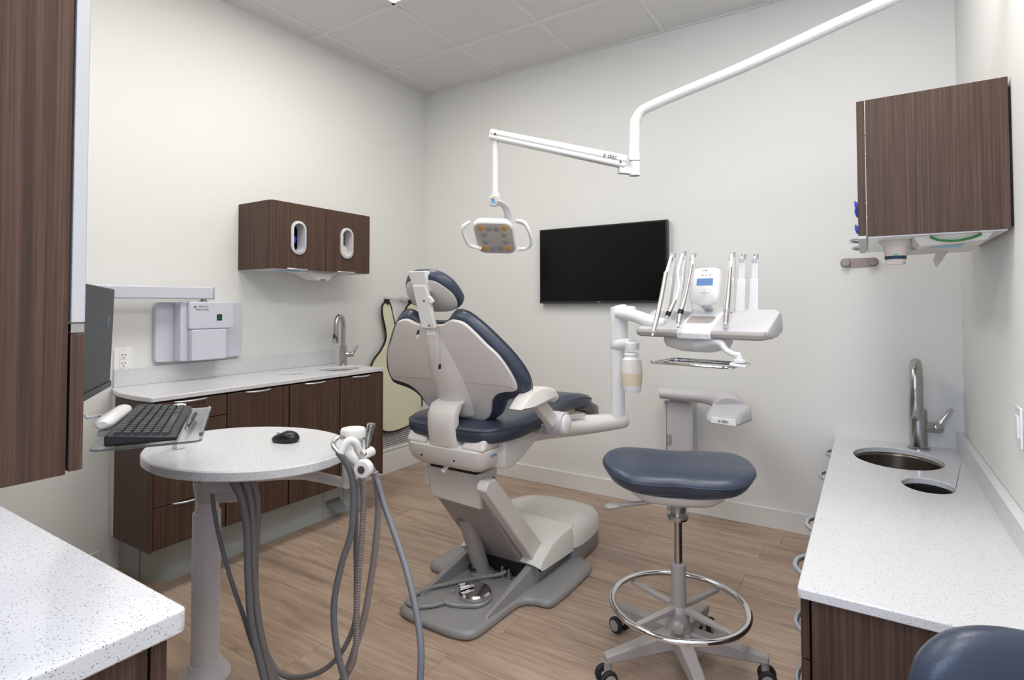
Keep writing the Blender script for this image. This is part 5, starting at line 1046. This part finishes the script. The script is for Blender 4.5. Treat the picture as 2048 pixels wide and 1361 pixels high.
# ================================================================ STOOLS
def make_stool(cx, cy, label, low=0.0):
    st = thing('dental_stool', label, 'stool', (cx, cy, 0)); c = V(cx, cy, 0)
    for a in (158, 230, 302, 14, 86):
        d = V(math.cos(R(a)), math.sin(R(a)), 0); n_ = V(-d.y, d.x, 0)
        b = nb(); hexa(b, [c + d*0.02 - n_*0.03 + V(0, 0, .085), c + d*0.02 + n_*0.03 + V(0, 0, .085), c + d*0.28 + n_*0.019 + V(0, 0, .078), c + d*0.28 - n_*0.019 + V(0, 0, .078), c + d*0.02 - n_*0.026 + V(0, 0, .145), c + d*0.02 + n_*0.026 + V(0, 0, .145), c + d*0.285 + n_*0.016 + V(0, 0, .103), c + d*0.285 - n_*0.016 + V(0, 0, .103)])
        obj('leg', b, 'taupe', st, bevel=0.006, seg=3)
        p = c + d*0.272
        ca = obj('caster', lathe(nb(), [(0.013, 0.05), (0.013, 0.08), (0.02, 0.083)], p), 'taupe', st)
        w0 = p + n_*0.0 + d*0.006
        tilt = (n_ if a != 158 else n_)
        for s_ in (-1, 1):
            wl = obj('wheel', lathe(nb(), [(0.020, -0.009), (0.028, -0.008), (0.0295, -0.004), (0.0295, 0.004), (0.028, 0.008), (0.020, 0.009)], w0 + tilt*0.021*s_ + V(0, 0, 0.0297), tilt, 24), 'dark', st)
            obj('wheel_cap', lathe(nb(), [(0.020, 0.0), (0.020, 0.003), (0.0, 0.0035)], w0 + tilt*(0.021*s_ + 0.0085*s_) + V(0, 0, 0.0297), tilt*s_, 20), 'taupe', wl)
        obj('axle', cyl(nb(), w0 - tilt*0.014 + V(0, 0, 0.0297), 0.012, 0.028, tilt, 14), 'grey', ca)
    obj('hub', lathe(nb(), [(0.045, 0.08), (0.05, 0.10), (0.048, 0.14), (0.036, 0.165), (0.034, 0.20)], c), 'taupe', st)
    obj('lock_knob', lathe(nb(), [(0.016, 0.0), (0.022, 0.01), (0.022, 0.024), (0.016, 0.03), (0, 0.032)], c + V(0.012, -0.045, 0.175), (0.2, -1, 0), 7), 'taupe', st, smooth=False)
    top_ = 0.36 if not low else 0.24
    obj('column_sleeve', lathe(nb(), [(0.034, 0.20), (0.030, 0.215), (0.0255, 0.22), (0.0255, top_), (0.022, top_ + 0.003)], c), 'taupe', st)
    if low: c = c - V(0, 0, low)
    obj('gas_lift', lathe(nb(), [(0.014, 0.36 + low), (0.014, 0.53)], c), 'steel', st)
    obj('lift_collar', lathe(nb(), [(0.02, 0.508), (0.033, 0.512), (0.036, 0.525), (0.033, 0.53), (0.022, 0.532), (0.024, 0.545), (0.024, 0.565)], c), 'steel', st)
    obj('lift_cover', lathe(nb(), [(0.036, 0.52), (0.035, 0.60)], c), 'clear', st)
    c = V(cx, cy, 0)
    # ring
    b = nb(); n = 64; m_ = 10; rings = []
    for i in range(n if not low else 0):
        t = 2*math.pi*i/n; rd = V(math.cos(t), math.sin(t), 0); rings.append([b.verts.new(c + rd*(0.225 + 0.0125*math.cos(2*math.pi*j/m_)) + V(0, 0, 0.222 + 0.010*math.sin(2*math.pi*j/m_))) for j in range(m_)])
    for i in range(n if not low else 0):
        for j in range(m_): b.faces.new((rings[i][j], rings[(i+1) % n][j], rings[(i+1) % n][(j+1) % m_], rings[i][(j+1) % m_]))
    if not low: obj('foot_ring', b, 'chrome', st, angle=80)
    for a in () if low else (-18, 68, 155, 244):
        d = V(math.cos(R(a)), math.sin(R(a)), 0); obj('ring_spoke', bar(nb(), c + d*0.03 + V(0, 0, 0.212), c + d*0.222 + V(0, 0, 0.205), 0.026, 0.018, (0, 0, 1), 0.018, 0.012), 'taupe', st, bevel=0.003)
    # seat
    ra = R(20); X_ = V(math.cos(ra), math.sin(ra), 0); Y_ = V(-math.sin(ra), math.cos(ra), 0)
    so_ = smooth2([(0, .165), (.10, .175), (.185, .16), (.24, .10), (.255, .02), (.235, -.07), (.17, -.14), (.08, -.150), (0, -.142), (-.08, -.150), (-.17, -.14), (-.235, -.07), (-.255, .02), (-.24, .10), (-.185, .16), (-.10, .175)], 4)
    c = c - V(0, 0, low); sc = c + V(0.0, 0.0, 0.685)
    def saddle(P):
        r_ = P - sc; u_ = r_.dot(X_); v_ = r_.dot(Y_); return V(P.x, P.y, P.z + (0.012 if v_ > 0 else 0.0)*min(1, abs(v_)/0.12) + 0.01*(u_/0.25)**2 - 0.012*max(0, -v_/0.15)**2)
    obj('seat', pad(nb(), so_, sc, X_, Y_, (0, 0, 1), [(0.10, -0.072), (0.055, -0.066), (0.022, -0.045), (0.004, -0.018), (0.0, -0.006), (0.004, 0.006), (0.02, 0.014), (0.05, 0.019), (0.10, 0.018)], saddle), 'navy', st, angle=75)
    P = [saddle(sc + X_*a + Y_*b_ + V(0, 0, -0.006)) for a, b_ in inset(so_, -0.001)]; P.append(P[0])
    obj('seat_piping', tube(nb(), P, 0.0022, 6, 1, False), 'navy', st)
    pa = smooth2([(0, .09), (.12, .085), (.17, .02), (.13, -.07), (.05, -.10), (-.05, -.10), (-.13, -.07), (-.17, .02), (-.12, .085)], 4)
    obj('seat_pan', pad(nb(), pa, c + V(0, 0, 0.575), X_, Y_, (0, 0, 1), [(0.06, 0.0), (0.03, 0.004), (0.008, 0.020), (0.0, 0.040)]), 'warm', st, angle=60)
    obj('seat_bracket', bar(nb(), c + V(0, 0, 0.60) - Y_*0.07, c + V(0, 0, 0.60) + Y_*0.06, 0.14, 0.024, (0, 0, 1)), 'warm', st, bevel=0.006)
    obj('seat_stem', lathe(nb(), [(0.024, 0.56), (0.030, 0.58), (0.034, 0.595)], c), 'warm', st)
    l0 = c - X_*0.07 - Y_*0.05 + V(0, 0, 0.585); l1 = V(*(2.378, -1.605, 0.560)) if False else c + V(-0.155, -0.115, 0.565)
    lv_ = obj('height_lever', tube(nb(), [l0, l0*0.4 + l1*0.6, l1], [0.007, 0.0075, 0.008], 10, 3), 'taupe', st)
    obj('lever_paddle', tube(nb(), [l1, l1 + (l1 - l0).normalized()*0.02, l1 + (l1 - l0).normalized()*0.05, l1 + (l1 - l0).normalized()*0.062], [0.009, 0.017, 0.018, 0.010], 14, 4, flat=0.6), 'taupe', st)
    return st
make_stool(2.48, -1.50, 'tall stool with navy saddle seat and chrome foot ring, in front of the wall arm')
s2_ = make_stool(3.10, -2.70, 'second navy stool, only its rounded backrest showing at the lower right corner', 0.24)
bk = V(3.215, -2.30, 0.62); bo = smooth2([(0, .128), (.07, .115), (.118, .07), (.135, 0), (.12, -.07), (.07, -.10), (0, -.11), (-.07, -.10), (-.12, -.07), (-.135, 0), (-.118, .07), (-.07, .115)], 4)
bR = V(0.90, 0.43, 0).normalized(); bN = V(0.43, -0.90, 0).normalized()
obj('backrest', pad(nb(), bo, bk, bR, (0, 0, 1), bN, [(0.03, -0.03), (0.008, -0.024), (0.0, -0.006), (0.003, 0.012), (0.018, 0.026), (0.05, 0.032)]), 'navy', s2_, angle=70)
obj('backrest_stem', tube(nb(), [(3.13, -2.68, 0.335), (3.19, -2.48, 0.34), (3.21, -2.33, 0.42), bk + V(0, 0, -0.03) - bN*0.03], 0.012, 10, 4), 'steel', s2_)

# ================================================================ RIGHT COUNTER
rz = 0.552
def rcab(y0, y1, label, drawers=None, hy=None, end=False):
    c = thing('drawer_cabinet' if drawers else 'door_cabinet', label, 'cabinet', (3.16, (y0 + y1)/2, 0.05), 'walnut base cabinets along the right wall')
    obj('carcass', bx(nb(), 2.918, 3.428, y0 + 0.0015, y1 - 0.0015, 0.045, 0.42 if not drawers else 0.524), 'casebrown', c)
    fx0, fx1 = 2.892, 2.912
    if drawers:
        for z0, z1 in drawers:
            d = obj('drawer', bx(nb(), fx0, fx1, y0 + 0.001, y1 - 0.002, z0, z1), 'wood', c, bevel=0.0015); bow_handle(d, (fx0 + 0.002, hy, z1 - 0.022), (0, 1, 0), (-1, 0, 0), 0.15, 0.036, 0.0075)
    else:
        d = obj('door', bx(nb(), fx0, fx1, y0 + 0.002, y1 - 0.002, 0.05, 0.522), 'wood', c, bevel=0.0015); bow_handle(d, (fx0 + 0.002, hy, 0.50), (0, 1, 0), (-1, 0, 0), 0.15, 0.036, 0.0075)
    if end: obj('side_panel', bx(nb(), 2.918, 3.428, y0 - 0.016, y0 - 0.0005, 0.045, 0.524), 'wood', c)
    obj('plinth', bx(nb(), 2.96, 3.42, y0 + 0.01, y1 - 0.01, 0.0, 0.045), 'kick', c)
rcab(-1.86, -1.43, 'walnut drawer cabinet at the near end of the right counter', [(0.366, 0.522), (0.205, 0.362), (0.05, 0.201)], -1.62, True)
rcab(-1.426, -0.96, 'walnut door cabinet second from the near end of the right counter', hy=-1.26)
rcab(-0.956, -0.47, 'walnut door cabinet third from the near end of the right counter', hy=-0.62)
rcab(-0.466, -0.02, 'walnut door cabinet at the far end of the right counter by the back wall', hy=-0.18)
ro = [(2.888, -0.001), (2.888, -1.884), (2.894, -1.891), (3.429, -1.891), (3.429, -0.001)]
worktop('countertop', 'long speckled quartz countertop on the right with two oval cutouts', 0, 0, 0, 0, 0.526, rz, [(3.150, -0.335, 0.172, 0.205), (3.233, -0.745, 0.084, 0.105)], outline=ro)
tag(obj('backsplash', bx(nb(), 3.400, 3.429, -1.885, -0.002, rz, rz + 0.082), 'quartz', bevel=0.002), 'low speckled quartz backsplash along the right wall', 'backsplash')
bowl('sink', 'large oval steel sink in the right counter below its faucet', 3.150, -0.335, 0.174, 0.207, 0.525, 0.09, 'sinkm', 'sink')
bowl('waste_chute', 'black oval waste opening in the right counter, nearer than the sink', 3.233, -0.745, 0.085, 0.106, 0.525, 0.09, 'hole', 'waste chute')
faucet('faucet', 'large brushed steel gooseneck faucet on the right counter', (3.245, -0.085, rz), (-0.12, -0.99, 0), 0.428, 1.52, (0.93, 0.36, 0))

# right wall cabinet
rw = thing('wall_cabinet', 'walnut wall cabinet on the right wall with supplies hanging underneath', 'cabinet', (3.23, -0.9, 1.49))
RY0, RY1, RZ0, RZ1 = -1.20, -0.55, 1.487, 1.958
b = nb(); bx(b, 3.05, 3.422, RY0, RY0 + 0.018, RZ0, RZ1); bx(b, 3.05, 3.422, RY1 - 0.018, RY1, RZ0, RZ1); bx(b, 3.05, 3.422, RY0 + 0.018, RY1 - 0.018, RZ1 - 0.018, RZ1)
obj('carcass', b, 'wood', rw)
obj('bottom_panel', bx(nb(), 3.052, 3.415, RY0 + 0.006, RY1 - 0.006, RZ0 - 0.004, RZ0 + 0.014), 'white', rw)
obj('wall_cleat', bx(nb(), 3.422, 3.4295, RY0 + 0.01, RY1 - 0.01, RZ0 + 0.01, RZ1 - 0.03), 'casebrown', rw)
for y0_, y1_, hy in ((RY0 + 0.001, -0.877, -1.04), (-0.873, RY1 - 0.001, -0.71)):
    d = obj('door', bx(nb(), 3.024, 3.0475, y0_, y1_, RZ0 + 0.004, RZ1), 'wood', rw, bevel=0.001)
    obj('door_base_rail', bx(nb(), 3.022, 3.046, y0_, y1_, RZ0 - 0.006, RZ0 + 0.0035), 'grey', d)
    bow_handle(d, (3.026, hy, RZ0 + 0.004), (0, 1, 0), (-1, 0, 0), 0.14, 0.028, 0.005)
for k in range(4): obj('hinge', bx(nb(), 3.044, 3.05, RY0 + 0.004, RY0 + 0.016, (1.55, 1.60, 1.77, 1.84)[k], (1.555, 1.605, 1.775, 1.846)[k]), 'nickel', rw)
gl = thing('glove_bundle', 'blue glove fingertips poking past the right wall cabinet door', 'gloves', (3.018, -1.0, 1.57))
for (y_, z_) in ((-1.0, 1.625), (-0.98, 1.600), (-1.01, 1.535)):
    obj('glove_finger', lathe(nb(), [(0.002, -0.022), (0.008, -0.01), (0.007, 0.008), (0.002, 0.02)], (3.019, y_, z_), (-0.3, 0.1, 0.9), 8), 'blueg', gl)
cu = thing('paper_cup', 'small paper cup with aqua bubbles hanging under the right wall cabinet', 'cup', (3.14, -1.08, 1.41))
cpos = V(*(3.134, -1.034, 1.424)); ctop = 1.478; cbot = 1.398
obj('cup_body', lathe(nb(), [(0.0, cbot), (0.029, cbot), (0.0385, ctop - 0.004)], (cpos.x, cpos.y, 0)), 'cup', cu)
obj('navy_band', lathe(nb(), [(0.0322, cbot + 0.018), (0.0332, cbot + 0.030)], (cpos.x, cpos.y, 0)), 'navyp', cu)
obj('rim_holder', lathe(nb(), [(0.040, ctop - 0.016), (0.045, ctop - 0.010), (0.050, ctop), (0.050, 1.4828)], (cpos.x, cpos.y, 0)), 'warm', cu)
bxo = thing('tissue_box', 'cardboard wipes box under the right cabinet, pale blue patch on it', 'box', (3.28, -0.95, 1.47))
obj('box_body', hexa(nb(), [(3.20, -1.13, 1.452), (3.37, -1.15, 1.462), (3.37, -0.78, 1.452), (3.19, -0.78, 1.448), (3.18, -1.16, 1.4825), (3.385, -1.17, 1.4825), (3.385, -0.74, 1.4825), (3.18, -0.74, 1.4825)]), 'card', bxo)
obj('blue_patch', hexa(nb(), [(3.235, -1.06, 1.4515), (3.325, -1.075, 1.4565), (3.32, -0.99, 1.4535), (3.235, -0.985, 1.4505), (3.235, -1.06, 1.4525), (3.325, -1.075, 1.4575), (3.32, -0.99, 1.4545), (3.235, -0.985, 1.4515)]), 'tissue', bxo)
obj('green_stripe', tube(nb(), [(3.225, -1.168, 1.4775), (3.25, -1.160, 1.466), (3.29, -1.157, 1.462), (3.33, -1.162, 1.468), (3.355, -1.17, 1.478)], 0.004, 8, 5), 'grn', bxo)
obj('torn_flap', hexa(nb(), [(3.17, -0.99, 1.443), (3.27, -1.02, 1.452), (3.27, -0.88, 1.446), (3.17, -0.88, 1.440), (3.17, -0.99, 1.448), (3.27, -1.02, 1.458), (3.27, -0.88, 1.451), (3.17, -0.88, 1.446)]), 'paper', bxo)
tp_ = [(3.292, -0.899, 1.457), (3.278, -0.907, 1.426), (3.256, -0.920, 1.406)]
obj('hanging_tissue', hexa(nb(), [V(*(3.253, -0.887, 1.420)), V(*(3.281, -0.869, 1.416)), V(*(3.281, -0.865, 1.416)), V(*(3.253, -0.883, 1.420)), V(*(3.272, -0.876, 1.468)), V(*(3.310, -0.852, 1.469)), V(*(3.310, -0.848, 1.470)), V(*(3.273, -0.872, 1.468))]), 'paper', bxo)
obj('tissue_tip', hexa(nb(), [V(*(3.262, -0.880, 1.392)), V(*(3.267, -0.877, 1.396)), V(*(3.267, -0.873, 1.396)), V(*(3.262, -0.876, 1.392)), V(*(3.253, -0.887, 1.420)), V(*(3.281, -0.869, 1.416)), V(*(3.281, -0.865, 1.416)), V(*(3.253, -0.883, 1.420))]), 'paper', bxo)
# coat hook plate
hk = thing('hook_plate', 'bronze hook plate with two round knobs on the back wall', 'wall hook', (3.01, -0.0, 1.476))
obj('plate', prism(nb(), rrect(0.172, 0.046, 0.022, 6, 3.012, 1.476), (0, 0, 0), (1, 0, 0), (0, 0, 1), (0, -1, 0), 0.0005, 0.006), 'bronze', hk)
for x_ in (2.952, 3.072): obj('knob', lathe(nb(), [(0.011, 0.005), (0.011, 0.028), (0.021, 0.030), (0.021, 0.036), (0.019, 0.038), (0.0, 0.0385)], (x_, 0, 1.476), (0, -1, 0)), 'bronze', hk)
# light switch
ls = thing('light_switch', 'white light switch cropped by the right picture edge', 'switch', (W, -1.20, 0.885))
obj('cover_plate', bx(nb(), W - 0.007, W - 0.0005, -1.245, -1.165, 0.825, 0.945), 'white', ls, bevel=0.002)
obj('rocker', bx(nb(), W - 0.011, W - 0.0065, -1.222, -1.188, 0.852, 0.918), 'white', ls, bevel=0.001)
